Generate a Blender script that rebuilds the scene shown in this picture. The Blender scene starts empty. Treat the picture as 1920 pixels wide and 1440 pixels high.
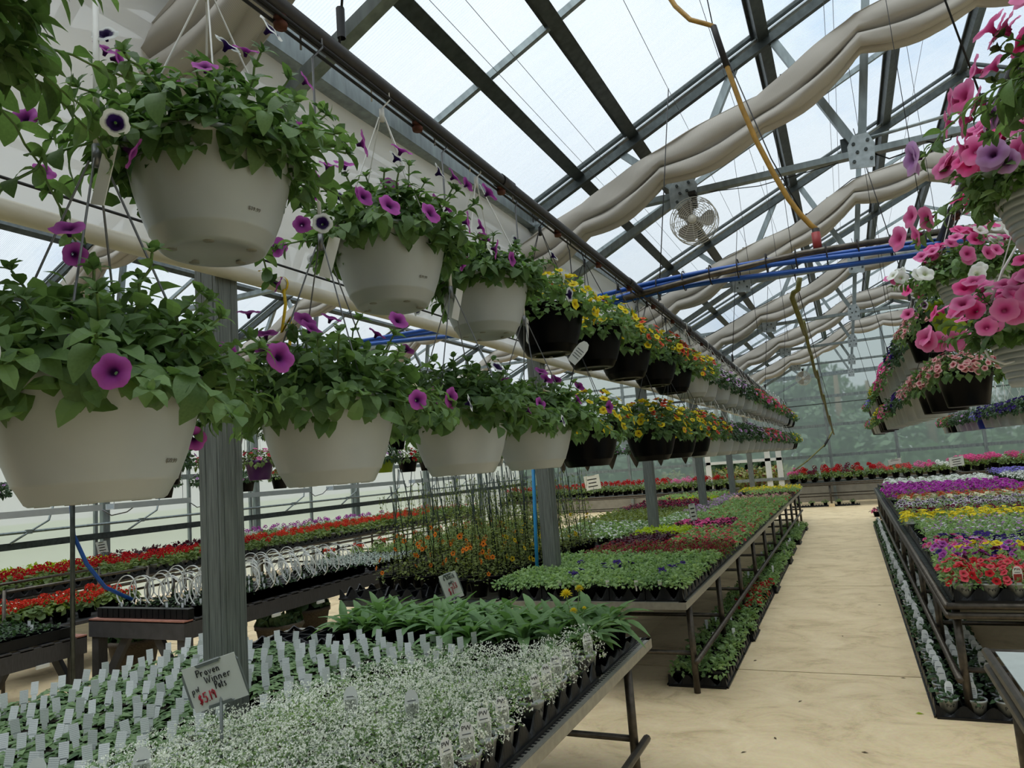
import bpy, math, random
import numpy as np
from mathutils import Matrix, Vector

SC = bpy.context.scene
COL = SC.collection
PI = math.pi
rnd = random.Random(7)

# ------------------------------------------------------------------ camera, sky, exposure
F_PX = 1331.0
YAW, PITCH, ROLL = -0.432294, 0.121560, -0.076971
def _cam():
    f = Vector((math.sin(YAW), math.cos(YAW), 0)); r = Vector((math.cos(YAW), -math.sin(YAW), 0)); u = Vector((0, 0, 1))
    fw = f*math.cos(PITCH) + u*math.sin(PITCH); u2 = u*math.cos(PITCH) - f*math.sin(PITCH)
    rt = r*math.cos(ROLL) + u2*math.sin(ROLL); up = u2*math.cos(ROLL) - r*math.sin(ROLL)
    cd = bpy.data.cameras.new('camera'); cd.sensor_width = 36.0; cd.lens = 36.0*F_PX/1920.0
    cd.clip_start = 0.02; cd.clip_end = 400
    co = bpy.data.objects.new('camera', cd); COL.objects.link(co)
    m = Matrix((rt, up, -fw)).transposed().to_4x4(); m.translation = (0, 0, 1.7)
    co.matrix_world = m; SC.camera = co
_cam()

SKY_STRENGTH = 1.05
def _world():
    w = bpy.data.worlds.new('overcast_sky'); SC.world = w; w.use_nodes = True
    nt = w.node_tree; nt.nodes.clear()
    out = nt.nodes.new('ShaderNodeOutputWorld'); bg = nt.nodes.new('ShaderNodeBackground')
    tc = nt.nodes.new('ShaderNodeTexCoord'); mp = nt.nodes.new('ShaderNodeMapping'); mp.inputs['Scale'].default_value = (1, 1, 1.6)
    nz = nt.nodes.new('ShaderNodeTexNoise'); nz.inputs['Scale'].default_value = 3.1; nz.inputs['Detail'].default_value = 6; nz.inputs['Roughness'].default_value = .55
    cr = nt.nodes.new('ShaderNodeValToRGB'); e = cr.color_ramp.elements
    e[0].position = .30; e[0].color = (.50, .68, .90, 1); e[1].position = .43; e[1].color = (.90, .95, 1.0, 1)
    e2 = cr.color_ramp.elements.new(.72); e2.color = (1.0, 1.0, 1.0, 1)
    nt.links.new(tc.outputs['Generated'], mp.inputs['Vector']); nt.links.new(mp.outputs['Vector'], nz.inputs['Vector'])
    nt.links.new(nz.outputs['Fac'], cr.inputs['Fac']); nt.links.new(cr.outputs['Color'], bg.inputs['Color'])
    # an overcast sky: three times as bright overhead as at the horizon
    sx = nt.nodes.new('ShaderNodeSeparateXYZ'); nt.links.new(tc.outputs['Generated'], sx.inputs[0])
    mx = nt.nodes.new('ShaderNodeMath'); mx.operation = 'MAXIMUM'; mx.inputs[1].default_value = 0; nt.links.new(sx.outputs['Z'], mx.inputs[0])
    ma = nt.nodes.new('ShaderNodeMath'); ma.operation = 'MULTIPLY_ADD'; ma.inputs[1].default_value = SKY_STRENGTH*2/3; ma.inputs[2].default_value = SKY_STRENGTH/3
    nt.links.new(mx.outputs[0], ma.inputs[0]); nt.links.new(ma.outputs[0], bg.inputs['Strength'])
    nt.links.new(bg.outputs['Background'], out.inputs['Surface'])
_world()
def _sun():
    d = bpy.data.lights.new('veiled_sun', 'SUN'); d.energy = 2.5; d.angle = math.radians(65); d.color = (1.0, .965, .90)
    o = bpy.data.objects.new('veiled_sun', d); COL.objects.link(o); o.rotation_euler = (math.radians(15), math.radians(-8), 0)
_sun()
SC.view_settings.view_transform = 'Standard'
try: SC.view_settings.look = 'None'
except Exception: pass
SC.view_settings.gamma = 1.0
SC.view_settings.use_curve_mapping = False
SC.view_settings.exposure = 0.5
SC.cycles.max_bounces = 8
SC.cycles.diffuse_bounces = 5
SC.cycles.transmission_bounces = 6
SC.cycles.transparent_max_bounces = 12
SC.cycles.use_denoising = True
SC.cycles.caustics_reflective = False
SC.cycles.sample_clamp_indirect = 4.0

# ------------------------------------------------------------------ materials
def lin(h):
    h = h.lstrip('#'); c = [int(h[i:i+2], 16)/255 for i in (0, 2, 4)]
    return tuple(x/12.92 if x <= .04045 else ((x+.055)/1.055)**2.4 for x in c) + (1,)
MATS = {}
def _new(name):
    m = bpy.data.materials.new(name); m.use_nodes = True
    nt = m.node_tree; b = nt.nodes.get('Principled BSDF'); return m, nt, b
def mat(name, col, rough=.6, metal=0, noise=.12, nscale=40, bump=0, spec=.4, stretch=None, mottled=None):
    if name in MATS: return MATS[name]
    m, nt, b = _new(name); L = nt.links.new
    b.inputs['Roughness'].default_value = rough; b.inputs['Metallic'].default_value = metal
    b.inputs['Specular IOR Level'].default_value = spec
    tc = nt.nodes.new('ShaderNodeTexCoord'); mp = nt.nodes.new('ShaderNodeMapping')
    if stretch: mp.inputs['Scale'].default_value = stretch
    nz = nt.nodes.new('ShaderNodeTexNoise'); nz.inputs['Scale'].default_value = nscale; nz.inputs['Detail'].default_value = 5
    L(tc.outputs['Object'], mp.inputs['Vector']); L(mp.outputs['Vector'], nz.inputs['Vector'])
    cr = nt.nodes.new('ShaderNodeValToRGB'); c = lin(col)
    e = cr.color_ramp.elements; e[0].position = .3; e[1].position = .7
    e[0].color = tuple(x*(1-noise) for x in c[:3]) + (1,); e[1].color = tuple(min(1, x*(1+noise)) for x in c[:3]) + (1,)
    if mottled: e[1].color = lin(mottled)
    L(nz.outputs['Fac'], cr.inputs['Fac']); L(cr.outputs['Color'], b.inputs['Base Color'])
    if bump:
        bp = nt.nodes.new('ShaderNodeBump'); bp.inputs['Strength'].default_value = bump; bp.inputs['Distance'].default_value = .01
        L(nz.outputs['Fac'], bp.inputs['Height']); L(bp.outputs['Normal'], b.inputs['Normal'])
    MATS[name] = m; return m
def mat_leaf(name, c1, c2, trans=.35, rough=.55):
    if name in MATS: return MATS[name]
    m, nt, b = _new(name); L = nt.links.new
    oi = nt.nodes.new('ShaderNodeObjectInfo'); ge = nt.nodes.new('ShaderNodeNewGeometry')
    nz = nt.nodes.new('ShaderNodeTexNoise'); nz.inputs['Scale'].default_value = 14
    tc = nt.nodes.new('ShaderNodeTexCoord'); L(tc.outputs['Object'], nz.inputs['Vector'])
    ad = nt.nodes.new('ShaderNodeMath'); ad.operation = 'MULTIPLY_ADD'; ad.inputs[1].default_value = .45
    L(ge.outputs['Random Per Island'], ad.inputs[0])
    mu = nt.nodes.new('ShaderNodeMath'); mu.operation = 'MULTIPLY'; mu.inputs[1].default_value = .3; L(oi.outputs['Random'], mu.inputs[0])
    ad2 = nt.nodes.new('ShaderNodeMath'); ad2.operation = 'MULTIPLY_ADD'; ad2.inputs[1].default_value = .3
    L(nz.outputs['Fac'], ad2.inputs[0]); L(mu.outputs[0], ad2.inputs[2]); L(ad2.outputs[0], ad.inputs[2])
    cr = nt.nodes.new('ShaderNodeValToRGB'); e = cr.color_ramp.elements
    e[0].position = .15; e[0].color = lin(c1); e[1].position = .9; e[1].color = lin(c2)
    L(ad.outputs[0], cr.inputs['Fac']); L(cr.outputs['Color'], b.inputs['Base Color'])
    b.inputs['Roughness'].default_value = rough; b.inputs['Specular IOR Level'].default_value = .35
    tr = nt.nodes.new('ShaderNodeBsdfTranslucent'); hs = nt.nodes.new('ShaderNodeHueSaturation')
    hs.inputs['Hue'].default_value = .485; hs.inputs['Saturation'].default_value = 1.25; hs.inputs['Value'].default_value = 1.7
    L(cr.outputs['Color'], hs.inputs['Color']); L(hs.outputs['Color'], tr.inputs['Color'])
    mx = nt.nodes.new('ShaderNodeMixShader'); mx.inputs['Fac'].default_value = trans
    L(b.outputs[0], mx.inputs[1]); L(tr.outputs[0], mx.inputs[2]); L(mx.outputs[0], nt.nodes['Material Output'].inputs['Surface'])
    MATS[name] = m; return m
def mat_petal(name, c0, c1, c2, p1=.35, p2=.85, trans=.35):
    if name in MATS: return MATS[name]
    m, nt, b = _new(name); L = nt.links.new
    at = nt.nodes.new('ShaderNodeAttribute'); at.attribute_name = 'r'
    cr = nt.nodes.new('ShaderNodeValToRGB'); e = cr.color_ramp.elements
    e[0].position = .12; e[0].color = lin(c0); e[1].position = p2; e[1].color = lin(c2)
    x = e.new(p1); x.color = lin(c1)
    L(at.outputs['Fac'], cr.inputs['Fac'])
    oi = nt.nodes.new('ShaderNodeObjectInfo'); ge = nt.nodes.new('ShaderNodeNewGeometry')
    ad = nt.nodes.new('ShaderNodeMath'); ad.operation = 'ADD'; L(ge.outputs['Random Per Island'], ad.inputs[0]); L(oi.outputs['Random'], ad.inputs[1])
    mr = nt.nodes.new('ShaderNodeMapRange'); mr.inputs[2].default_value = 2; mr.inputs[3].default_value = .72; mr.inputs[4].default_value = 1.12
    L(ad.outputs[0], mr.inputs[0])
    hs = nt.nodes.new('ShaderNodeHueSaturation'); L(cr.outputs['Color'], hs.inputs['Color']); L(mr.outputs[0], hs.inputs['Value'])
    L(hs.outputs['Color'], b.inputs['Base Color']); b.inputs['Roughness'].default_value = .65; b.inputs['Specular IOR Level'].default_value = .2
    tr = nt.nodes.new('ShaderNodeBsdfTranslucent'); L(hs.outputs['Color'], tr.inputs['Color'])
    mx = nt.nodes.new('ShaderNodeMixShader'); mx.inputs['Fac'].default_value = trans
    L(b.outputs[0], mx.inputs[1]); L(tr.outputs[0], mx.inputs[2]); L(mx.outputs[0], nt.nodes['Material Output'].inputs['Surface'])
    MATS[name] = m; return m
def mat_sheet(name, tint, clear, tcol, stripes=None, streak=0):
    """translucent greenhouse glazing or cloth: part clear, part milky; flutes and dust streaks vary how clear it is"""
    if name in MATS: return MATS[name]
    m, nt, b = _new(name); L = nt.links.new; nt.nodes.remove(b)
    tp = nt.nodes.new('ShaderNodeBsdfTransparent'); tp.inputs['Color'].default_value = tint
    tl = nt.nodes.new('ShaderNodeBsdfTranslucent'); tl.inputs['Color'].default_value = tcol
    df = nt.nodes.new('ShaderNodeBsdfDiffuse'); df.inputs['Color'].default_value = tcol
    m1 = nt.nodes.new('ShaderNodeMixShader'); m1.inputs[0].default_value = .3; L(tl.outputs[0], m1.inputs[1]); L(df.outputs[0], m1.inputs[2])
    mx = nt.nodes.new('ShaderNodeMixShader'); L(m1.outputs[0], mx.inputs[1]); L(tp.outputs[0], mx.inputs[2])
    val = nt.nodes.new('ShaderNodeMath'); val.operation = 'ADD'; val.inputs[0].default_value = clear; val.inputs[1].default_value = 0; val.use_clamp = True
    tc = nt.nodes.new('ShaderNodeTexCoord')
    if stripes:
        axis, sc, amp = stripes
        wv = nt.nodes.new('ShaderNodeTexWave'); wv.bands_direction = axis; wv.inputs['Scale'].default_value = sc
        L(tc.outputs['Object'], wv.inputs['Vector'])
        k = nt.nodes.new('ShaderNodeMath'); k.operation = 'MULTIPLY_ADD'; k.inputs[1].default_value = amp; k.inputs[2].default_value = -amp*.5
        L(wv.outputs['Fac'], k.inputs[0]); L(k.outputs[0], val.inputs[1])
        if streak:
            mp = nt.nodes.new('ShaderNodeMapping'); mp.inputs['Scale'].default_value = (.5, 18, .5)
            nz = nt.nodes.new('ShaderNodeTexNoise'); nz.inputs['Scale'].default_value = 1.3; nz.inputs['Detail'].default_value = 3
            L(tc.outputs['Object'], mp.inputs['Vector']); L(mp.outputs['Vector'], nz.inputs['Vector'])
            k2 = nt.nodes.new('ShaderNodeMath'); k2.operation = 'MULTIPLY_ADD'; k2.inputs[1].default_value = streak
            L(nz.outputs['Fac'], k2.inputs[0]); L(k.outputs[0], k2.inputs[2]); 
            k3 = nt.nodes.new('ShaderNodeMath'); k3.operation = 'SUBTRACT'; k3.inputs[1].default_value = streak*.5
            L(k2.outputs[0], k3.inputs[0]); L(k3.outputs[0], val.inputs[1])
    L(val.outputs[0], mx.inputs[0]); L(mx.outputs[0], nt.nodes['Material Output'].inputs['Surface'])
    MATS[name] = m; return m

def mat_floor():
    m, nt, b = _new('concrete'); L = nt.links.new
    tc = nt.nodes.new('ShaderNodeTexCoord'); mp = nt.nodes.new('ShaderNodeMapping'); mp.inputs['Scale'].default_value = (1.0, 1.25, 1)
    n1 = nt.nodes.new('ShaderNodeTexNoise'); n1.inputs['Scale'].default_value = 2.2; n1.inputs['Detail'].default_value = 10; n1.inputs['Roughness'].default_value = .72; n1.inputs['Distortion'].default_value = .7
    n2 = nt.nodes.new('ShaderNodeTexNoise'); n2.inputs['Scale'].default_value = 45; n2.inputs['Detail'].default_value = 4
    L(tc.outputs['Object'], mp.inputs['Vector']); L(mp.outputs['Vector'], n1.inputs['Vector']); L(tc.outputs['Object'], n2.inputs['Vector'])
    cr = nt.nodes.new('ShaderNodeValToRGB'); e = cr.color_ramp.elements
    e[0].position = .30; e[0].color = lin('#b59e78'); e[1].position = .68; e[1].color = lin('#ecd7b0')
    x = e.new(.47); x.color = lin('#dcc59c')
    L(n1.outputs['Fac'], cr.inputs['Fac'])
    mx = nt.nodes.new('ShaderNodeMixRGB'); mx.blend_type = 'OVERLAY'; mx.inputs[0].default_value = .18
    L(cr.outputs['Color'], mx.inputs[1]); L(n2.outputs['Color'], mx.inputs[2]); 
    L(mx.outputs['Color'], b.inputs['Base Color'])
    b.inputs['Roughness'].default_value = .6; b.inputs['Specular IOR Level'].default_value = .3
    bp = nt.nodes.new('ShaderNodeBump'); bp.inputs['Strength'].default_value = .08; L(n2.outputs['Fac'], bp.inputs['Height']); L(bp.outputs['Normal'], b.inputs['Normal'])
    MATS['concrete'] = m; return m

# ------------------------------------------------------------------ mesh builder
def frame_to(d, up=Vector((0, 0, 1))):
    d = Vector(d).normalized()
    s = d.cross(up)
    if s.length < 1e-4: s = d.cross(Vector((1, 0, 0)))
    s.normalize(); return d, s, s.cross(d)
class Tpl:
    def __init__(s, V, Fc, M=None, R=None):
        s.V = np.array(V, float); s.F = Fc; s.M = M or [0]*len(Fc); s.R = np.array(R, float) if R is not None else np.zeros(len(V))
class MB:
    def __init__(s): s.V = []; s.F = []; s.M = []; s.R = []; s.n = 0; s.smooth = []
    def raw(s, V, Fc, m=0, R=None, smooth=False):
        V = np.asarray(V, float).reshape(-1, 3); k = s.n
        s.V.append(V); s.R.append(np.zeros(len(V)) if R is None else np.asarray(R, float))
        s.F += [tuple(i+k for i in f) for f in Fc]
        s.M += (list(m) if isinstance(m, (list, tuple)) else [m]*len(Fc)); s.smooth += [smooth]*len(Fc)
        s.n += len(V); return s
    def inst(s, t, mtx, m=None, smooth=False):
        A = np.array(mtx); V = t.V @ A[:3, :3].T + A[:3, 3]
        return s.raw(V, t.F, t.M if m is None else m, t.R, smooth)
    def box(s, c, d, m=0, rot=None):
        x, y, z = [k/2 for k in d]
        V = np.array([(-x,-y,-z),(x,-y,-z),(x,y,-z),(-x,y,-z),(-x,-y,z),(x,-y,z),(x,y,z),(-x,y,z)])
        if rot is not None: V = V @ np.array(rot.to_3x3() if hasattr(rot, 'to_3x3') else rot).T
        return s.raw(V + np.array(c), [(0,3,2,1),(4,5,6,7),(0,1,5,4),(1,2,6,5),(2,3,7,6),(3,0,4,7)], m)
    def beam(s, a, b, w, h, m=0, up=Vector((0, 0, 1))):
        a = Vector(a); b = Vector(b); d, sd, u = frame_to(b-a, up); mid = (a+b)/2
        return s.box(mid, ((b-a).length, w, h), m, Matrix((d, sd, u)).transposed())
    def tube(s, P, r, n=6, m=0, caps=True, smooth=True):
        P = [Vector(p) for p in P]; V = []; Fc = []
        prev = None
        for i, p in enumerate(P):
            d = (P[min(i+1, len(P)-1)] - P[max(i-1, 0)])
            if d.length < 1e-9: d = Vector((0, 0, 1))
            d.normalize()
            if prev is None: _, sd, u = frame_to(d)
            else:
                sd = prev - d*prev.dot(d)
                if sd.length < 1e-6: _, sd, u = frame_to(d)
                sd.normalize(); u = sd.cross(d)
            prev = sd
            rr = r[i] if isinstance(r, (list, tuple)) else r
            for k in range(n):
                a = 2*PI*k/n; V.append(p + sd*(rr*math.cos(a)) + u*(rr*math.sin(a)))
        for i in range(len(P)-1):
            for k in range(n):
                Fc.append((i*n+k, i*n+(k+1) % n, (i+1)*n+(k+1) % n, (i+1)*n+k))
        if caps: Fc += [tuple(range(n))[::-1], tuple((len(P)-1)*n+k for k in range(n))]
        return s.raw(V, Fc, m, None, smooth)
    def lathe(s, prof, n=24, m=0, smooth=True, c=(0, 0, 0)):
        V = []; Fc = []
        for r, z in prof:
            for k in range(n):
                a = 2*PI*k/n; V.append((c[0]+r*math.cos(a), c[1]+r*math.sin(a), c[2]+z))
        for i in range(len(prof)-1):
            for k in range(n): Fc.append((i*n+k, i*n+(k+1) % n, (i+1)*n+(k+1) % n, (i+1)*n+k))
        return s.raw(V, Fc, m, None, smooth)
    def disc(s, r, z, n=24, m=0, c=(0, 0, 0)):
        V = [(c[0]+r*math.cos(2*PI*k/n), c[1]+r*math.sin(2*PI*k/n), c[2]+z) for k in range(n)]
        return s.raw(V, [tuple(range(n))], m)
    def mesh(s, name, mats):
        me = bpy.data.meshes.new(name)
        V = np.concatenate(s.V) if s.V else np.zeros((0, 3))
        me.from_pydata(V.tolist(), [], s.F)
        for mm in (mats if isinstance(mats, (list, tuple)) else [mats]): me.materials.append(mm)
        if s.F:
            me.polygons.foreach_set('material_index', s.M); me.polygons.foreach_set('use_smooth', s.smooth)
        R = np.concatenate(s.R) if s.R else np.zeros(0)
        if R.any():
            at = me.attributes.new('r', 'FLOAT', 'POINT'); at.data.foreach_set('value', R.astype(np.float32))
        me.update(); return me
def ob(name, me, parent=None, mtx=None, loc=None):
    o = bpy.data.objects.new(name, me); COL.objects.link(o)
    if parent is not None: o.parent = parent
    if mtx is not None: o.matrix_basis = mtx
    elif loc is not None: o.location = loc
    return o
def tag(o, label, cat, group=None, kind=None):
    o['label'] = label
    if cat: o['category'] = cat
    if group: o['group'] = group
    if kind: o['kind'] = kind
    return o
def thing(name, label, cat, loc=(0, 0, 0), rz=0, group=None, mtx=None):
    o = bpy.data.objects.new(name, None); COL.objects.link(o); o.empty_display_size = .05
    if mtx is not None: o.matrix_basis = mtx
    else: o.location = loc; o.rotation_euler = (0, 0, rz)
    return tag(o, label, cat, group)
def struct(o, label=None):
    o['kind'] = 'structure'
    if label: o['label'] = label
    return o
def stuff(o, label=None):
    o['kind'] = 'stuff'
    if label: o['label'] = label
    return o
def TRS(loc, rz=0, s=1.0, rx=0, ry=0):
    return Matrix.Translation(loc) @ Matrix.Rotation(rz, 4, 'Z') @ Matrix.Rotation(ry, 4, 'Y') @ Matrix.Rotation(rx, 4, 'X') @ Matrix.Diagonal((s, s, s, 1))
ORD = ['first', 'second', 'third', 'fourth', 'fifth', 'sixth', 'seventh', 'eighth', 'ninth', 'tenth', 'eleventh', 'twelfth', 'thirteenth', 'fourteenth', 'fifteenth', 'sixteenth', 'seventeenth', 'eighteenth', 'nineteenth', 'twentieth', 'twenty-first', 'twenty-second', 'twenty-third', 'twenty-fourth', 'twenty-fifth', 'twenty-sixth', 'twenty-seventh', 'twenty-eighth', 'twenty-ninth', 'thirtieth']

# ------------------------------------------------------------------ palette
GALV = mat('galvanised_steel', '#8d9696', .42, .75, .22, 22, .05, stretch=(1, 1, .25))
GALV_D = mat('dark_galvanised_steel', '#4d5352', .45, .7, .25, 18, .05)
GALV_L = mat('zinc_plate', '#aab2b3', .4, .7, .18, 25, .03)
ALU = mat('aluminium_edge', '#9c9a90', .4, .6, .12, 30)
PIPE_D = mat('bench_pipe_steel', '#565048', .4, .7, .3, 26, .05)
PIPE_B = mat('black_irrigation_pipe', '#2a2724', .45, 0, .3, 30, .03)
PVC = mat('cream_pvc', '#cfc8b6', .4, 0, .08, 8)
BLUE = mat('blue_hose', '#1c4f9e', .38, 0, .12, 12)
BLUE_P = mat('blue_pipe', '#2c86bd', .4, 0, .1, 12)
POT_W = mat('white_pot_plastic', '#a9aeaf', .35, 0, .05, 9, 0, .45)
POT_K = mat('black_pot_plastic', '#07080a', .3, 0, .3, 9, 0, .06)
POT_P = mat('purple_pot_plastic', '#4a1a5e', .35, 0, .1, 9)
POT_L = mat('lime_pot_plastic', '#8aa313', .35, 0, .1, 9)
POT_B = mat('blue_pot_plastic', '#123f9a', .35, 0, .1, 9)
WICKER = mat('woven_coir', '#4e453a', .8, 0, .4, 60, .6, stretch=(1, 1, 3))
TRAY_K = mat('black_tray_plastic', '#0c0e11', .38, 0, .3, 30, .04, .35)
SOIL = mat('potting_soil', '#2b211a', .95, 0, .5, 90, .5)
WIRE_W = mat('white_hanger_plastic', '#d6d5cf', .4, 0, .05, 10)
WIRE_M = mat('hanger_wire', '#77787a', .4, .6, .1, 20)
WIRE_K = mat('black_wire', '#1b1b1b', .5, 0, .2, 20)
ROPE_Y = mat('yellow_rope', '#c9a81c', .7, 0, .2, 60, .3)
RUST = mat('rusty_knob', '#5a3426', .7, .3, .3, 50, .2)
WOODK = mat('charcoal_painted_timber', '#3d3c3d', .65, 0, .2, 14, .1, stretch=(1, 8, 1))
WOOD_R = mat('pink_worn_board', '#9a6a5c', .7, 0, .2, 14, .1)
BRASS = mat('ochre_air_hose', '#9a7428', .5, 0, .2, 25)
HOSE_G = mat('olive_hose', '#6c6a34', .5, 0, .25, 25)
TAPE = mat('dark_tape', '#26221f', .7, 0, .3, 60, .2)
RED_V = mat('red_valve', '#8e2f2d', .5, 0, .1, 20)
FAN_C = mat('cream_fan_enamel', '#c8c3b6', .4, .2, .08, 20)
FAN_B = mat('fan_blade_grey', '#8f8a80', .45, .2, .1, 20)
TAG_W = mat('white_plastic_label', '#d8dbd8', .5, 0, .03, 20)
BOARD = mat('white_sign_board', '#d9dcd6', .45, 0, .03, 10)
FRAME_G = mat('grey_sign_frame', '#6f7674', .45, .1, .1, 20)
INK_K = mat('black_marker', '#17171a', .6, 0, 0, 10)
INK_R = mat('red_marker', '#b3273a', .6, 0, .15, 60)
WHITE_P = mat('white_paint', '#d6d6d0', .5, 0, .05, 10)
STAKE = mat('dark_green_cane', '#14251b', .5, 0, .2, 30)
HOOP = mat('white_hoop_plastic', '#d9dbd6', .4, 0, .04, 20)
BARK = mat('bark', '#5a4a3a', .9, 0, .3, 30, .4)
GRASS = mat('outdoor_grass', '#5e7040', .95, 0, .35, 3)
BRICK_R = mat('terracotta', '#8a4a3a', .8, 0, .2, 30)
_tl = mat('print_lines_label', '#b9bdbb', .5, 0, .2, 10)
def mat_tag():
    m, nt, b = _new('printed_grey_label'); L = nt.links.new
    tc = nt.nodes.new('ShaderNodeTexCoord'); wv = nt.nodes.new('ShaderNodeTexWave'); wv.bands_direction = 'Z'; wv.inputs['Scale'].default_value = 60
    wv.inputs['Distortion'].default_value = 1.5; wv.inputs['Detail Scale'].default_value = 8
    L(tc.outputs['Object'], wv.inputs['Vector']); cr = nt.nodes.new('ShaderNodeValToRGB'); e = cr.color_ramp.elements
    e[0].position = .25; e[0].color = lin('#c9cdd0'); e[1].position = .6; e[1].color = lin('#eceff0')
    L(wv.outputs['Fac'], cr.inputs['Fac']); L(cr.outputs['Color'], b.inputs['Base Color']); b.inputs['Roughness'].default_value = .5
    return m
TAG_G = mat_tag()

LEAF = mat_leaf('petunia_leaf', '#2f4a26', '#789660', .38)
LEAF_M = mat_leaf('seedling_leaf', '#42603a', '#90ab78', .35)
LEAF_D = mat_leaf('dark_leaf', '#263b22', '#48633e', .25)
LEAF_F = mat_leaf('fresh_leaf', '#5a7a48', '#a2bc80', .4)
LEAF_L = mat_leaf('lime_leaf', '#7d9a22', '#b2c63c', .4)
LEAF_S = mat_leaf('silver_leaf', '#9aa79c', '#c9d2c8', .2)
LEAF_G = mat_leaf('geranium_leaf', '#3d5529', '#7d9150', .3)
LEAF_B = mat_leaf('burgundy_leaf', '#2c141c', '#4f2029', .25)
LEAF_Y = mat_leaf('broad_leaf', '#3d6233', '#7b9a67', .3)
LEAF_T = mat_leaf('vine_leaf', '#48592d', '#8d9a58', .35)
PT = dict(
 purple=('#3a0f45', '#8d2f88', '#b85ab0'), pink=('#a82f66', '#dd5f9d', '#ee8fbd'), hot=('#b31a5b', '#e8478f', '#f070ab'),
 yellow=('#b88c10', '#e2c51c', '#f0dc38'), orange=('#3a0d06', '#e0702a', '#f0893a'), redor=('#8a2010', '#c9442c', '#e06a48'),
 coral=('#8a1526', '#d03a48', '#e2606a'), red=('#70080e', '#a81018', '#c92026'), scarlet=('#8a1008', '#c8261c', '#e24632'),
 indigo=('#120628', '#2a1459', '#3d2378'), violet=('#4a3a9a', '#6f5fc8', '#9b8fe0'), white=('#b9c29a', '#e6eae0', '#f4f6f2'),
 magenta=('#5a0f5a', '#a6259c', '#c850c0'), burg=('#2c0616', '#5e1030', '#7a1c40'), star=('#1c0a38', '#2a124c', '#eef0ee'),
 picotee=('#2a0c2c', '#6a2f6a', '#e6dce8'), blush=('#7a3a34', '#d99a92', '#e8b8b0'), cream=('#8a7a4a', '#d8cfa6', '#e8e2c4'),
 lilac=('#6a3a6e', '#b07ab8', '#cfa6d4'), pinkstripe=('#8a3040', '#d2707c', '#f0c8c4'))
def PM(k):
    a = PT[k]
    return mat_petal('petal_'+k, a[0], a[1], a[2], .55 if k in ('star', 'picotee') else .4, .75 if k in ('star', 'picotee') else .9)

# ------------------------------------------------------------------ the greenhouse shell
XL, XR, XLL = -2.5, 6.1, -11.1            # gutter lines: near house between XL and XR, neighbour house between XLL and XL
ZG, SLOPE = 4.03, .462                    # eave height and roof pitch
XC = (XL+XR)/2; YT = [2.3+3.68*k for k in range(-1, 7)]
YEND = 24.5; YBACK = -3.2
RIDGE = ZG + SLOPE*(XC-XL)
def roofz(x):
    if x < XL: xc = (XLL+XL)/2; return ZG + SLOPE*((x-XLL) if x < xc else (XL-x))
    return ZG + SLOPE*((x-XL) if x < XC else (XR-x))
mat_floor()
m = MB(); m.box(((XLL+XR)/2, (YEND+YBACK)/2, -.066), (XR-XLL+.6, YEND-YBACK+.4, .11))
fl = struct(ob('floor', m.mesh('floor', mat('joint_filler', '#564a3a', .9, 0, .2, 30))), 'pale tan poured concrete greenhouse floor')
# concrete bays with saw-cut joints: each slab a piece of the floor
jy = [YBACK-.2, -1.3, 2.36, 6.04, 9.74, 13.4, 17.08, 20.7, YEND+.2]
slab_cache = {}
for a, b in zip(jy[:-1], jy[1:]):
    for xa, xb in ((XLL-.3, -6.9), (-6.9, -2.0), (-2.0, 2.3), (2.3, XR+.3)):
        m = MB(); m.box((0, 0, -.006), (xb-xa-.008, b-a-.018, .012))
        ob('concrete_slab', m.mesh('concrete_slab', MATS['concrete']), fl, loc=((xa+xb)/2, (a+b)/2, 0))

ROOFM = mat_sheet('twinwall_polycarbonate', (.90, .94, .97, 1), .86, (.93, .96, .98, 1), ('Y', 15, .30), .16)
FILM = mat_sheet('milky_wall_film', (.96, .97, .97, 1), .5, (.97, .97, .96, 1))
CLOTH = mat('shade_cloth', '#b5b0a6', .9, 0, .08, 30, .25)
CLOTH_W = mat_sheet('white_curtain_cloth', (.9, .9, .9, 1), .10, (.90, .90, .89, 1))
def mat_cloth():
    """bunched shade cloth, a woven sheet that lets some daylight through"""
    m, nt, b = _new('woven_shade_cloth'); L = nt.links.new
    tc = nt.nodes.new('ShaderNodeTexCoord'); wv = nt.nodes.new('ShaderNodeTexWave'); wv.bands_direction = 'X'; wv.inputs['Scale'].default_value = 60
    L(tc.outputs['Object'], wv.inputs['Vector']); cr = nt.nodes.new('ShaderNodeValToRGB'); e = cr.color_ramp.elements
    e[0].color = lin('#b4aea4'); e[1].color = lin('#c6c0b6'); L(wv.outputs['Fac'], cr.inputs['Fac']); L(cr.outputs['Color'], b.inputs['Base Color'])
    b.inputs['Roughness'].default_value = .9
    tr = nt.nodes.new('ShaderNodeBsdfTranslucent'); L(cr.outputs['Color'], tr.inputs['Color'])
    mx = nt.nodes.new('ShaderNodeMixShader'); mx.inputs[0].default_value = .2; L(b.outputs[0], mx.inputs[1]); L(tr.outputs[0], mx.inputs[2])
    L(mx.outputs[0], nt.nodes['Material Output'].inputs['Surface']); return m
CLOTH_B = mat_cloth()

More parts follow.
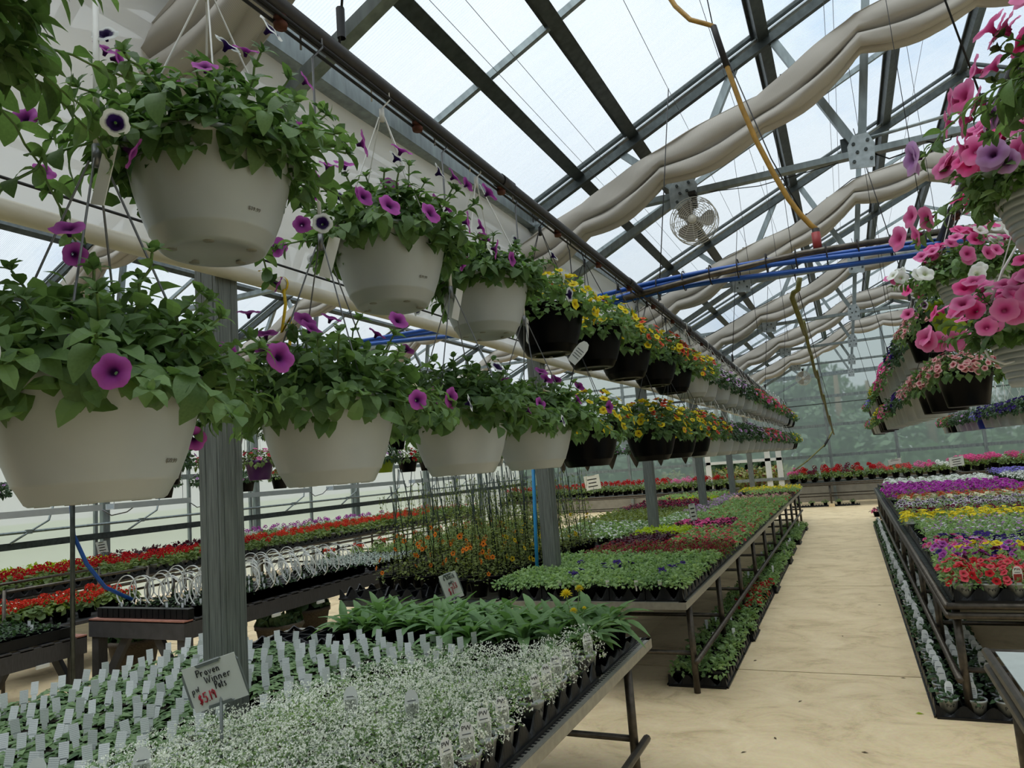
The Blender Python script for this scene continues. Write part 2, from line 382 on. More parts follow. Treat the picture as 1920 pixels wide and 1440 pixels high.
ceil_ = bpy.data.objects.new('ceiling', None); COL.objects.link(ceil_); struct(ceil_, 'pitched twin-wall roof of two joined greenhouse bays on steel trusses')
ang = math.atan(SLOPE)
def slope_m(x0, y0, z0, left):
    """local +x runs up the slope"""
    a = -ang if left else PI+ang
    m = Matrix.Translation((x0, y0, z0)) @ (Matrix.Rotation(-ang, 4, 'Y') if left else Matrix.Rotation(PI, 4, 'Z') @ Matrix.Rotation(-ang, 4, 'Y'))
    return m
Lsl = (XC-XL)/math.cos(ang)
ys_pan = []
for a, b in zip(YT[:-1], YT[1:]): ys_pan += [a, (a+b)/2]
ys_pan += [YT[-1]+.1]; ys_pan = [YBACK] + ys_pan
panels = {}
for (ga, gb) in ((XL, XR), (XLL, XL)):
    xc = (ga+gb)/2
    for left in (True, False):
        for a, b in zip(ys_pan[:-1], ys_pan[1:]):
            w = round(b-a-.03, 3)
            if w not in panels:
                m = MB(); m.box((Lsl/2, 0, 0), (Lsl-.04, w, .008)); panels[w] = m.mesh('roof_panel', ROOFM)
            x0 = ga if left else gb
            ob('roof_panel', panels[w], ceil_, slope_m(x0, (a+b)/2, ZG+.10, left))
# purlins along the house
purl_off = (.57, 1.10, 2.25, 3.38, 4.24)
Lp = YEND-YBACK
m = MB(); m.box((0, 0, 0), (.07, Lp, .09)); m.box((.045, 0, -.04), (.03, Lp, .012)); m.box((-.045, 0, .04), (.03, Lp, .012)); PUR = m.mesh('purlin', GALV_D)
for (ga, gb) in ((XL, XR), (XLL, XL)):
    for left in (True, False):
        for d in purl_off:
            x = ga+d if left else gb-d
            if not left and d > 4: continue
            ob('purlin', PUR, ceil_, Matrix.Translation((x, (YEND+YBACK)/2, roofz(x)+.03)) @ Matrix.Rotation(-ang if left else ang, 4, 'Y'))
# thin glazing bars midway between trusses
m = MB(); m.box((Lsl/2, 0, .0), (Lsl, .035, .05)); GBAR = m.mesh('glazing_bar', GALV)
for (ga, gb) in ((XL, XR), (XLL, XL)):
    for left in (True, False):
        for a in YT[:-1]:
            ob('glazing_bar', GBAR, ceil_, slope_m(ga if left else gb, a+1.84, ZG+.07, left))
# trusses: parts of the roof, members below them
def member(a, b, w, h): 
    m = MB(); m.beam(a, b, w, h, 0, Vector((0, 1, 0))); return m
def truss_meshes():
    hw = XC-XL; zt = 3.93-ZG; R = {}
    m = MB(); m.beam((-hw, 0, .02), (0, 0, .02+SLOPE*hw), .012, .13, 0, Vector((0, 1, 0))); m.beam((-hw, -.03, -.05), (0, -.03, -.05+SLOPE*hw), .07, .05, 1, Vector((0, 1, 0)))
    m.beam((-hw, -.02, .09), (0, -.02, .09+SLOPE*hw), .03, .05, 1, Vector((0, 1, 0)))
    for k in range(9):
        t = (k+.5)/9
        for e in (-.03, .03): m.box((-hw*(1-t)+e, -.008, .02+SLOPE*hw*t+e*.46), (.012, .012, .012), 1)
    R['rafter_l'] = m.mesh('rafter', [GALV_L, GALV_D])
    m2 = MB()
    for V, Fc, M in ((np.concatenate(m.V)*np.array([-1, 1, 1]), [f[::-1] for f in m.F], m.M),): m2.raw(V, Fc, M)
    R['rafter_r'] = m2.mesh('rafter', [GALV_L, GALV_D])
    p1, p2 = 1.5-hw, 2.87-hw
    R['tie_beam'] = member((-hw+.04, 0, zt+.0), (hw-.04, 0, zt+.0), .05, .075).mesh('tie_beam', GALV)
    # knee braces and webs
    R['brace'] = [member(a, b, .06, .06).mesh('brace', GALV) for a, b in (
        ((-hw+.06, 0, zt-.72), (p1, 0, zt)), ((p1, 0, zt), (p1+.55, 0, SLOPE*(hw+p1+.55))), ((p1, 0, zt), (p1-.55, 0, SLOPE*(hw+p1-.55))),
        ((p2, 0, zt), (p2-.55, 0, SLOPE*(hw+p2-.55))), ((p2, 0, zt), (p2+.22, 0, SLOPE*(hw+p2+.22))),
        ((hw-.06, 0, zt-.72), (-p1, 0, zt)), ((-p1, 0, zt), (-p1-.55, 0, SLOPE*(hw+p1+.55))), ((-p1, 0, zt), (-p1+.55, 0, SLOPE*(hw+p1-.55))),
        ((-p2, 0, zt), (-p2+.55, 0, SLOPE*(hw+p2-.55))), ((-p2, 0, zt), (-p2-.22, 0, SLOPE*(hw+p2+.22))))]
    g = []
    for px, big in ((p1, 1), (p2, 0), (-p2, 0), (-p1, 1)):
        m = MB(); s = .12 if big else .095
        V = [(px-s, -.045, zt-.12), (px+s*.8, -.045, zt-.14), (px+s, -.045, zt+.05), (px+s*.6, -.045, zt+.14), (px-s*.5, -.045, zt+.14), (px-s, -.045, zt+.06)]
        V2 = [(x, y+.008, z) for x, y, z in V]; n = len(V)
        m.raw(V+V2, [tuple(range(n)), tuple(range(2*n-1, n-1, -1))]+[(i, n+i, n+(i+1) % n, (i+1) % n) for i in range(n)])
        for bx, bz in ((-.06, -.07), (.06, -.07), (-.03, 0), (.03, .01), (-.05, .07), (.05, .08)):
            m.lathe([(0, -.012), (.013, -.012), (.013, 0)], 6, 1, False, (0, 0, 0)); k = m.V[-1]; m.V[-1] = np.stack([k[:, 0]+px+bx, k[:, 2]-.045, k[:, 1]+zt+bz], 1)
        g.append(m.mesh('gusset_plate', [GALV_L, GALV_D]))
    R['gusset_plate'] = g; return R
TRM = truss_meshes()
for (ga, gb) in ((XL, XR), (XLL, XL)):
    for y in YT:
        t = bpy.data.objects.new('truss', None); COL.objects.link(t); t.parent = ceil_; t.location = ((ga+gb)/2, y, ZG)
        ob('rafter', TRM['rafter_l'], t); ob('rafter', TRM['rafter_r'], t)
        if y < YEND-.5 or ga == XL:
            ob('tie_beam', TRM['tie_beam'], t)
            for b in TRM['brace']: ob('brace', b, t)
            for g in TRM['gusset_plate']: ob('gusset_plate', g, t)
# gutters
for x in (XL, XR, XLL):
    m = MB(); m.box((x, (YEND+YBACK)/2, ZG+.10), (.24, Lp, .012)); 
    for s in (-1, 1): m.box((x+s*.115, (YEND+YBACK)/2, ZG-.0), (.012, Lp, .20), 0)
    m.box((x, (YEND+YBACK)/2, ZG-.095), (.23, Lp, .012), 0)
    ob('gutter', m.mesh('gutter', [GALV]), ceil_)
# square posts along the gutter lines
m = MB(); w = .125
m.box((0, 0, ZG/2-.04), (w, w, ZG-.08))
for s in (-1, 1):
    for c in (-1, 1):
        m.box((s*w*.28, c*w/2, ZG/2-.04), (w*.18, .004, ZG-.08)); m.box((s*w/2, c*w*.28, ZG/2-.04), (.004, w*.18, ZG-.08))
POST = m.mesh('column', mat('brushed_post_zinc', '#6f746f', .5, .25, .42, 26, .08, stretch=(9, 9, .22)))
pi = 0
for x in (XL, XR):
    for i, y in enumerate(YT[:-1]):
        o = ob('column', POST, None, Matrix.Translation((x, y, 0)))
        struct(o, 'square galvanised post carrying the gutter over the aisle benches')

# ---- outer walls
def wall(name, label): 
    o = bpy.data.objects.new(name, None); COL.objects.link(o); return struct(o, label)
wl = wall('wall_left', 'milky white film side wall with steel rails')
YLP = [1.2+3.3*k for k in range(-1, 8)]
for a, b in zip([YBACK]+YLP, YLP+[YEND]):
    if b-a < .3: continue
    m = MB(); m.box((XLL-.06, (a+b)/2, 2.05), (.006, b-a-.02, 4.1)); ob('film_panel', m.mesh('film_panel', FILM), wl)
for y in YLP:
    m = MB(); m.box((XLL, y, 2), (.09, .12, 4.0)); m.box((XLL, y-.16, 2), (.05, .05, 4.0)); ob('wall_post', m.mesh('wall_post', GALV), wl)
    m = MB(); m.box((XLL, y+1.65, 1.7), (.05, .05, 3.4)); ob('wall_stud', m.mesh('wall_stud', GALV), wl)
for z, h in ((1.17, .10), (2.05, .09), (3.2, .07)):
    m = MB(); m.box((XLL+.06, (YEND+YBACK)/2, z), (.05, Lp, h)); ob('wall_rail', m.mesh('wall_rail', GALV_D if z < 1.5 else GALV), wl)
m = MB(); m.tube([(XLL+.14, YBACK, 1.36), (XLL+.14, YEND, 1.36)], .022, 8); ob('vent_shaft', m.mesh('vent_shaft', GALV), wl)
for y in [k*1.84+1.0 for k in range(0, 13)]:
    m = MB(); m.tube([(XLL+.14, y-.25, 1.22), (XLL+.16, y, 1.36), (XLL+.2, y+.25, 1.5), (XLL+.1, y+.45, 1.95)], .016, 6); m.lathe([(.05, -.03), (.05, .03)], 8, 0, True, (XLL+.14, y, 1.36)); ob('vent_arm', m.mesh('vent_arm', GALV), wl)
wr = wall('wall_right', 'milky white film side wall beyond the far bench')
m = MB(); m.box((XR+.05, (YEND+YBACK)/2, 2.05), (.006, Lp, 4.1)); ob('film_panel', m.mesh('film_panel', FILM), wr)
wb = wall('wall_back', 'unseen end wall behind the camera, made opaque grey to cut light')
m = MB(); m.box(((XLL+XR)/2, YBACK-.05, 2.05), (XR-XLL, .04, 4.1)); ob('light_block_panel', m.mesh('light_block_panel', mat('light_block_grey', '#6f6f69', .8, 0, .1, 5)), wb)  # unseen wall made opaque grey instead of film, to hold back light from behind
# far end wall: glazed panes between rails, trees seen through them
def mat_end():
    m, nt, b = _new('hazy_end_glazing'); L = nt.links.new; nt.nodes.remove(b)
    rf = nt.nodes.new('ShaderNodeBsdfRefraction'); rf.inputs['Roughness'].default_value = .24; rf.inputs['IOR'].default_value = 1.06; rf.inputs['Color'].default_value = (.78, .87, .86, 1)
    tp = nt.nodes.new('ShaderNodeBsdfTransparent'); tp.inputs['Color'].default_value = (.80, .90, .88, 1)
    tl = nt.nodes.new('ShaderNodeBsdfTranslucent'); tl.inputs['Color'].default_value = (.68, .80, .77, 1)
    tc = nt.nodes.new('ShaderNodeTexCoord'); mp = nt.nodes.new('ShaderNodeMapping'); mp.inputs['Scale'].default_value = (.35, 1, 6)
    nz = nt.nodes.new('ShaderNodeTexNoise'); nz.inputs['Scale'].default_value = 3; nz.inputs['Detail'].default_value = 5
    L(tc.outputs['Object'], mp.inputs['Vector']); L(mp.outputs['Vector'], nz.inputs['Vector'])
    bp = nt.nodes.new('ShaderNodeBump'); bp.inputs['Strength'].default_value = .5; L(nz.outputs['Fac'], bp.inputs['Height']); L(bp.outputs['Normal'], rf.inputs['Normal'])
    m1 = nt.nodes.new('ShaderNodeMixShader'); m1.inputs[0].default_value = .04; L(rf.outputs[0], m1.inputs[1]); L(tp.outputs[0], m1.inputs[2])
    m2 = nt.nodes.new('ShaderNodeMixShader'); m2.inputs[0].default_value = .34; L(m1.outputs[0], m2.inputs[1]); L(tl.outputs[0], m2.inputs[2])
    L(m2.outputs[0], nt.nodes['Material Output'].inputs['Surface']); return m
ENDM = mat_end()
wf = wall('wall_far', 'hazy glazed end wall with steel rails and trees behind it')
DX0, DX1 = -4.35, -1.95
zr = (0.0, .80, 1.43, 2.38, 3.28, 4.0)
KICK = mat('grey_kick_panel', '#8b867a', .8, 0, .12, 6)
xs = [XLL+1.2*k for k in range(0, 30)]
xcut = sorted(set([round(x, 2) for x in np.arange(XLL, DX0, 1.13)] + [DX0, DX1] + [round(x, 2) for x in np.arange(DX1, XR, 1.15)] + [XR]))
for a, b in zip(xcut[:-1], xcut[1:]):
    if b-a < .05: continue
    for z0, z1 in zip(zr[:-1], zr[1:]):
        if a >= DX0-.01 and b <= DX1+.01 and z0 < 1.4: continue
        m = MB(); m.raw([(a+.001, YEND+.03, z0+.002), (b-.001, YEND+.03, z0+.002), (b-.001, YEND+.03, z1-.002), (a+.001, YEND+.03, z1-.002)], [(0, 1, 2, 3)]); ob('glazing_pane' if z0 > 0 else 'kick_panel', m.mesh('glazing_pane', ENDM if z0 > 0 else KICK), wf)
    for s, e in ((a, b),):
        za, zb = roofz(a+.001)+.08, roofz(b-.001)+.08
        m = MB(); m.raw([(a, YEND+.03, 4.0), (b, YEND+.03, 4.0), (b, YEND+.03, max(zb, 4.02)), (a, YEND+.03, max(za, 4.02))], [(0, 1, 2, 3)]); ob('gable_pane', m.mesh('gable_pane', ENDM), wf)
for z in zr[1:]:
    if z == 1.43: segs = ((XLL, DX0), (DX1, XR))
    else: segs = ((XLL, XR),)
    for a, b in segs:
        m = MB(); m.box(((a+b)/2, YEND-.03, z), (b-a, .08, .075)); m.box(((a+b)/2, YEND-.05, z-.045), (b-a, .05, .02)); ob('wall_rail', m.mesh('wall_rail', GALV), wf)
m = MB(); m.tube([(-1.9, YEND-.12, 3.05), (XR, YEND-.12, 3.05)], .018, 6); ob('wall_tube', m.mesh('wall_tube', GALV_D), wf)
for x in (-9.6, -7.0, -4.75, -.52, 1.35, 3.6, 5.9):
    m = MB(); h = roofz(x); m.box((x, YEND-.06, h/2), (.09, .09, h)); ob('wall_post', m.mesh('wall_post', GALV), wf)
d1 = wall('door_1', 'open doorway with white frame leading outdoors in the far wall')
for x in (DX0+.05, DX1-.1, DX1-.45):
    m = MB(); m.box((x, YEND+.0, 1.0), (.17, .10, 2.0)); ob('door_post', m.mesh('door_post', WHITE_P), d1)
m = MB(); m.box(((DX0+DX1)/2, YEND, 1.43), (DX1-DX0, .10, .09)); ob('door_lintel', m.mesh('door_lintel', WHITE_P), d1)

# ---- outdoors
m = MB(); m.box((-2, 60, -.2), (180, 220, .1)); gl = ob('ground', m.mesh('ground', GRASS)); struct(gl, 'grass outside the greenhouse')
LF = [(0, 0, 0)]
def leafball(rng, R, n, size, squash=1.0, m=None, mi=0):
    mb = m or MB()
    for _ in range(n):
        d = Vector((rng.gauss(0, 1), rng.gauss(0, 1), rng.gauss(0, 1))).normalized(); r = R*rng.uniform(.55, 1)
        p = Vector((d.x*r, d.y*r, d.z*r*squash)); u = Vector((rng.gauss(0, 1), rng.gauss(0, 1), rng.gauss(0, 1))).normalized()*size; v = u.cross(d).normalized()*size*.6
        mb.raw([p-u, p-v*.9, p+u, p+v*.9], [(0, 1, 2, 3)], mi)
    return mb
TREE_L = mat_leaf('tree_leaf', '#2a3e2e', '#587050', .3)
SHRUB_L = mat_leaf('shrub_leaf', '#4a5a34', '#93935a', .3)
r2 = random.Random(3)
crowns = []
for k in range(3):
    mb = MB()
    for j in range(9):
        c = MB(); leafball(r2, r2.uniform(1.2, 1.9), 300, .24, .8, c); A = np.concatenate(c.V)+np.array([r2.uniform(-1.5, 1.5), r2.uniform(-1.5, 1.5), r2.uniform(-2.2, 2.4)]); mb.raw(A, c.F)
    crowns.append(mb.mesh('crown', TREE_L))
m = MB(); m.tube([(0, 0, 0), (.1, 0, 2), (0, .1, 4.5)], [.22, .16, .08], 8); TRUNK = m.mesh('trunk', BARK)
tx = [(-9, 34), (-5.5, 36), (-1.6, 33.5), (1.2, 36), (4.2, 33), (7.5, 35.5), (11, 34), (-13, 36), (-11, 31), (-6.8, 31.5), (-3.4, 31), (-.2, 30.5), (2.9, 31), (6, 30.5), (9, 31.5), (-15, 32), (14, 33), (-17, 38)]
for i, (x, y) in enumerate(tx):
    t = thing('tree', f'dark leafy tree outdoors behind the far glazed wall, {ORD[i]} by planting order', 'tree', (x, y, 0), r2.uniform(0, 6), 'trees behind the far wall')
    t['label'] = 'dark leafy tree standing outdoors behind the hazy far end wall'
    s = (.8, .7, 1.0, .85, .75, .9, .8, .8)[i % 8]; low = i >= 8
    c = ob('crown', crowns[i % 3], t, TRS((0, 0, (1.7*s if low else 2.6*s+.3)), 0, s*(.7 if low else .72))); ob('trunk', TRUNK, t); stuff(c)
shr = []
for k in range(2):
    mb = MB(); leafball(r2, .55, 420, .075, .9, mb); leafball(r2, .6, 60, .06, .9, mb, 1); shr.append(mb.mesh('shrub_leaves', [SHRUB_L, PM('blush')]))
m = MB(); m.tube([(0, 0, 0), (.03, 0, .5)], .03, 6); STEM = m.mesh('stem', BARK)
for i, x in enumerate((-4.9, -4.2, -3.5, -2.9, -2.2, -6.0)):
    t = thing('flowering_shrub', f'flowering shrub outdoors beyond the open doorway, {ORD[i]} from the door side', 'shrub', (x, YEND+1.6+.5*(i % 2), 0), i, 'shrubs beyond the doorway')
    t['label'] = 'flowering shrub growing outdoors beyond the open doorway'
    stuff(ob('shrub_leaves', shr[i % 2], t, TRS((0, 0, .7), i, 1.15))); ob('stem', STEM, t)

hb = MB()
for k in range(14): 
    c = MB(); leafball(r2, 1.5, 260, .22, .8, c); hb.raw(np.concatenate(c.V)+np.array([-17+2.6*k, r2.uniform(-.4, .4), 1.1]), c.F)
o = ob('hedge', hb.mesh('hedge', TREE_L), None, Matrix.Translation((0, 29.0, 0))); stuff(o, 'dark hedge outdoors behind the far glazed wall')
# ---- bunched shade cloths slung under every rafter pair
def cloth_mesh(rng, half=False):
    hw = XC-XL; P = []
    # anchor points along the cloth: it follows the slope, then runs flat over the centre
    A = [(-hw+.04, -.52), (-3.6, -.25), (-2.9, .05), (-2.1, .27), (-1.36, .70), (-.6, .80), (0, .82)]
    A = A + [(-x, z) for x, z in A[-2::-1]]
    N = 10; xs = []; 
    for (x0, z0), (x1, z1) in zip(A[:-1], A[1:]):
        for k in range(N):
            t = k/N; sag = -.055*math.sin(PI*t)
            xs.append((x0+(x1-x0)*t, z0+(z1-z0)*t, sag, t))
    xs.append((A[-1][0], A[-1][1], 0, 1))
    V = []; Fc = []; K = 17
    PR = [(-.10, .17), (-.125, .10), (-.14, .03), (-.125, -.005), (-.055, -.012), (-.125, -.045), (-.155, -.09), (-.145, -.135), (-.10, -.155), (-.055, -.15), (-.045, -.08), (-.03, -.155), (.02, -.172), (.06, -.155), (.06, -.08), (.085, -.14), (.13, -.12), (.145, -.07), (.07, -.02), (.125, .03), (.13, .10), (.10, .17), (0, .185), (-.10, .17)]
    K = len(PR)
    for i, (x, z, sag, t) in enumerate(xs):
        pinch = .86+.14*math.sin(PI*t)**.7
        for k, (py, pz) in enumerate(PR):
            j = .012*math.sin(k*2.1+i*.31)+.008*math.sin(k*4.7+i*.73)
            V.append((x+.01*math.sin(k*3+i), py*pinch*.95+j+.008*math.sin(i*.21), z+sag*(1 if pz < .1 else .4)+pz*(.80+.2*math.sin(PI*t))+j*.6))
    for i in range(len(xs)-1):
        for k in range(K-1): Fc.append((i*K+k, (i+1)*K+k, (i+1)*K+k+1, i*K+k+1))
    mb = MB(); mb.raw(V, Fc, 0, None, True); return mb, A
cm, CA = cloth_mesh(rnd); CLM = cm.mesh('bunched_cloth', CLOTH_B)
m = MB(); hw = XC-XL
SPREAD = m
m = MB()
for (x0, z0), (x1, z1) in zip(CA[:-1], CA[1:]): m.tube([(x0, 0, z0+.17), (x1, 0, z1+.17)], .006, 4)
CWIRE = m.mesh('support_wire', WIRE_K)
m = MB()
for (x0, z0), (x1, z1) in zip(CA[:-1], CA[1:]):
    for t in (.25, .6): m.box((x0+(x1-x0)*t, 0, z0+(z1-z0)*t+.16), (.03, .03, .04))
CCLIP = m.mesh('clip', TAPE)
ci = 0
for (ga, gb) in ((XL, XR), (XLL, XL)):
    for i, y in enumerate(YT[:-1]):
        near = ga == XL
        t = thing('shade_cloth', (f'bunched beige shade cloth slung under the {ORD[i]} roof truss of the aisle house' if near else f'bunched beige shade cloth under the {ORD[i]} truss of the neighbouring house'), 'shade cloth', ((ga+gb)/2, y-.30, ZG), 0, 'bunched shade cloths')
        ob('bunched_cloth', CLM, t); ob('support_wire', CWIRE, t); ob('clip', CCLIP, t)
# white roll-down curtain along the gutter, with the cream pipe at its hem
V = []; Fc = []; NY = 90; NZ = 14
for i in range(NY+1):
    y = YBACK+.3+(YEND-YBACK-.6)*i/NY
    for k in range(NZ+1):
        t = k/NZ; z = 3.92-t*1.22
        V.append((XL+.075+.012*math.sin(i*1.7+k*.4)*t+.02*math.sin(i*.55+t*3)+(.03*math.sin(k*1.3+i*.2) if k < 5 else 0), y, z))
for i in range(NY):
    for k in range(NZ): a = i*(NZ+1)+k; Fc.append((a, a+NZ+1, a+NZ+2, a+1))
m = MB(); m.raw(V, Fc, 0, None, True)
cu = thing('roll_curtain', 'long white cloth curtain hanging below the gutter along the aisle', 'curtain', (0, 0, 0))
ob('curtain_cloth', m.mesh('curtain_cloth', CLOTH_W), cu)
m = MB(); m.tube([(XL+.09, YBACK+.3+k, 2.69+.012*math.sin(k*1.1)) for k in np.linspace(0, 27, 40)], .036, 10); ob('hem_pipe', m.mesh('hem_pipe', PVC), cu)
m = MB(); m.tube([(XL+.13, YBACK+.3, 2.77), (XL+.13, YEND-.3, 2.77)], .006, 5); ob('cable', m.mesh('cable', WIRE_K), cu)
m = MB()
for y in (2.48, 2.62): m.lathe([(.041, -.006), (.041, .006)], 12, 0, True); k = m.V[-1]; m.V[-1] = np.stack([k[:, 0]+XL+.09, k[:, 2]+y, k[:, 1]+2.69], 1)
m.tube([(XL+.1, 2.62, 2.70), (XL+.13, 2.60, 2.58), (XL+.09, 2.61, 2.45), (XL+.14, 2.62, 2.52), (XL+.12, 2.63, 2.40), (XL+.10, 2.61, 2.27)], .008, 5)
o = ob('yellow_rope', m.mesh('yellow_rope', ROPE_Y)); tag(o, 'yellow rope tying the cream pipe to the nearest post', 'rope')

# ------------------------------------------------------------------ leaves and flowers
def leaf_tpl(w=.55, n=5, fold=.18, curl=.25, peak=.42, wave=0):
    V = []; Fc = []
    for i in range(n+1):
        t = i/n; x = t
        hw = w/2*(math.sin(PI*t**(.92 if peak < .5 else 1.2)))**(.52 if peak < .5 else .85) if 0 < t < 1 else .015
        z = -curl*t*t + .12*math.sin(PI*t)
        for sgn in (-1, 0, 1): V.append((x, sgn*hw, z + (fold*hw*2 if sgn else 0) + wave*math.sin(t*9+sgn)*abs(sgn)))
    for i in range(n):
        a = i*3; Fc += [(a, a+3, a+4, a+1), (a+1, a+4, a+5, a+2)]
    return Tpl(V, Fc)
def mini_leaf(w=.5, fold=.15, curl=.15):
    return Tpl([(0, 0, 0), (.5, -w/2, fold), (.5, 0, .05), (.5, w/2, fold), (1, 0, -curl)], [(0, 1, 2), (0, 2, 3), (1, 4, 2), (2, 4, 3)])
def flower_tpl(seg=15, lobes=5, deep=.55, rings=None, ruff=.08, lob=.18, m=0):
    rings = rings or [(.10, -deep, 0), (.17, -deep*.45, .12), (.36, -.04, .35), (.72, .05, .72), (1.0, .0, 1.0)]
    V = []; Fc = []; R = []
    for r, z, q in rings:
        for k in range(seg):
            a = 2*PI*k/seg; l = 1 - (lob*(1-abs(math.cos(a*lobes/2)))**1.2 if r > .5 else 0)*r
            V.append((r*l*math.cos(a), r*l*math.sin(a), z + ruff*r*math.sin(a*lobes+1))); R.append(q)
    for i in range(len(rings)-1):
        for k in range(seg): Fc.append((i*seg+k, i*seg+(k+1) % seg, (i+1)*seg+(k+1) % seg, (i+1)*seg+k))
    return Tpl(V, Fc, None, R)
FL_HI = flower_tpl(20, 5, .55, None, .07, .13)
FL_MID = flower_tpl(10, 5, .45, [(.14, -.3, .1), (.4, -.03, .4), (1.0, .0, 1.0)])
FL_LO = flower_tpl(5, 5, .4, [(.2, -.15, .2), (1.0, .05, 1.0)], lob=0)
FL_DAISY = flower_tpl(20, 10, .1, [(.02, .03, 0), (.22, .03, .1), (.3, .0, .5), (1.0, -.08, 1)], .05, .3)
LF_A = leaf_tpl(.58, 8, .09, .22); LF_B = leaf_tpl(.66, 8, .06, .45); LF_C = leaf_tpl(.52, 7, .16, .05); LF_3 = leaf_tpl(.58, 4, .10, .25)
LF_LONG = leaf_tpl(.27, 6, .22, .38, .6, .012)
ML = mini_leaf(); ML_W = mini_leaf(.7, .08, .2); ML_N = mini_leaf(.28)
def lm(p, d, nrm, s, w=1.0):
    d = Vector(d).normalized(); n = Vector(nrm); n = n - d*n.dot(d)
    if n.length < 1e-4: n = Vector((d.y, -d.x, .01))
    n.normalize(); sd = n.cross(d)
    return Matrix(((d.x*s, sd.x*s*w, n.x*s, p[0]), (d.y*s, sd.y*s*w, n.y*s, p[1]), (d.z*s, sd.z*s*w, n.z*s, p[2]), (0, 0, 0, 1)))
def fm(p, nrm, s, rng=rnd):
    n = Vector(nrm).normalized(); a = Vector((rng.gauss(0, 1), rng.gauss(0, 1), rng.gauss(0, 1))); a = (a - n*a.dot(n)).normalized(); b = n.cross(a)
    return Matrix(((a.x*s, b.x*s, n.x*s, p[0]), (a.y*s, b.y*s, n.y*s, p[1]), (a.z*s, b.z*s, n.z*s, p[2]), (0, 0, 0, 1)))
def rdir(rng): return Vector((rng.gauss(0, 1), rng.gauss(0, 1), rng.gauss(0, 1))).normalized()
def dome_pt(rng, R, H, low=0.0):
    """random point and normal on a mound of radius R and height H"""
    z = rng.uniform(low, 1); a = rng.uniform(0, 2*PI); c = math.sqrt(max(0, 1-z*z))
    return Vector((R*c*math.cos(a), R*c*math.sin(a), H*z)), Vector((c*math.cos(a)/R, c*math.sin(a)/R, z/H)).normalized()
def mound(rng, mb, R, H, n, ls, tpl=ML, mi=0, z0=0, low=-.1, fill=.55):
    for _ in range(n):
        p, nn = dome_pt(rng, R, H, low); k = rng.uniform(fill, 1.0); p = Vector((p.x*k, p.y*k, p.z*k+z0))
        d = (rdir(rng)*.9 + nn*.25 + Vector((p.x, p.y, 0))*(1.2/R)).normalized()
        mb.inst(tpl, lm(p, d, nn+Vector((0, 0, .6)), ls*rng.uniform(.65, 1.2)), mi)
def blooms(rng, mb, R, H, n, fs, tpl, mi, z0=0, low=.1, up=.5, lift=1.03):
    for _ in range(n):
        p, nn = dome_pt(rng, R, H, low); p = p*lift*rng.uniform(.94, 1.05)
        mb.inst(tpl, fm((p.x, p.y, p.z+z0), nn+Vector((0, 0, up))+rdir(rng)*.45, fs*rng.uniform(.8, 1.15), rng), mi)
def potm(mb, r, h, mi=0, n=12, soil=None):
    mb.lathe([(0.001, 0), (r*.72, 0), (r*.95, h*.86), (r, h*.86), (r*1.02, h), (r*.93, h), (r*.90, h*.9)], n, mi)
    if soil is not None: mb.disc(r*.92, h*.9, n, soil)
UMBEL = None
def umbel_tpl(seg=26):
    V = []; Fc = []; R = []
    for k in range(seg):
        z = 1-1.5*(k+.5)/seg; a = k*2.39996; c = math.sqrt(max(0, 1-z*z)); n = Vector((c*math.cos(a), c*math.sin(a), z))
        _, s, u = frame_to(n); b = len(V)
        V.append(n*.82); R.append(.2)
        for j in range(5): q = 2*PI*j/5; V.append(n*1.0+(s*math.cos(q)+u*math.sin(q))*.36); R.append(1)
        Fc += [(b, b+1+j, b+1+(j+1) % 5) for j in range(5)]
    return Tpl(V, Fc, None, R)
UMBEL = umbel_tpl(); UMBEL_LO = umbel_tpl(12)
def round_leaf():
    n = 9; V = [(0, 0, 0)]+[((1-.12*(i % 2))*math.cos(-2.5+5.0*i/(n-1)), (1-.12*(i % 2))*math.sin(-2.5+5.0*i/(n-1)), .16) for i in range(n)]
    return Tpl(V, [(0, i, i+1) for i in range(1, n)])
RLEAF = round_leaf()

# small plants, each one mesh: pot + leaves + blossoms
def plant_mesh(name, seed, pot=(POT_K, .055, .09), leaf=LEAF, nleaf=80, ls=.035, R=.085, H=.09, tpl=ML, fl=None, low=-.15):
    rng = random.Random(seed); mb = MB(); mats = [pot[0], leaf]
    potm(mb, pot[1], pot[2], 0, 10)
    mound(rng, mb, R, H, nleaf, ls, tpl, 1, pot[2]*.9, low)
    for f in (fl or []):
        k, n, fs, ft = f[:4]; mats.append(PM(k)); blooms(rng, mb, R, H, n, fs, ft, len(mats)-1, pot[2]*.9, f[4] if len(f) > 4 else .15)
    return mb.mesh(name, mats)
def geranium_mesh(name, seed, col, pot=(POT_K, .075, .11), R=.12, H=.12, nl=70, nf=4, fs=.042, hi=False, lm_=LEAF_G):
    rng = random.Random(seed); mb = MB(); potm(mb, pot[1], pot[2], 0, 10)
    for _ in range(nl):
        p, nn = dome_pt(rng, R, H, -.25); k = rng.uniform(.6, 1); mb.inst(RLEAF, fm((p.x*k, p.y*k, p.z*k+pot[2]), nn+Vector((0, 0, .7))+rdir(rng)*.4, rng.uniform(.022, .036), rng), 1)
    mats = [pot[0], lm_]
    for c in ([col] if isinstance(col, str) else col):
        mats.append(PM(c))
        for _ in range(nf):
            p, nn = dome_pt(rng, R*.85, H, .3); z = p.z+pot[2]+rng.uniform(.02, .06)
            mb.tube([(p.x*.6, p.y*.6, pot[2]+.02), (p.x, p.y, z)], .002, 3, 1, False)
            mb.inst(UMBEL if hi else UMBEL_LO, fm((p.x, p.y, z), (0, 0, 1), fs*rng.uniform(.75, 1.15), rng), len(mats)-1)
    return mb.mesh(name, mats)
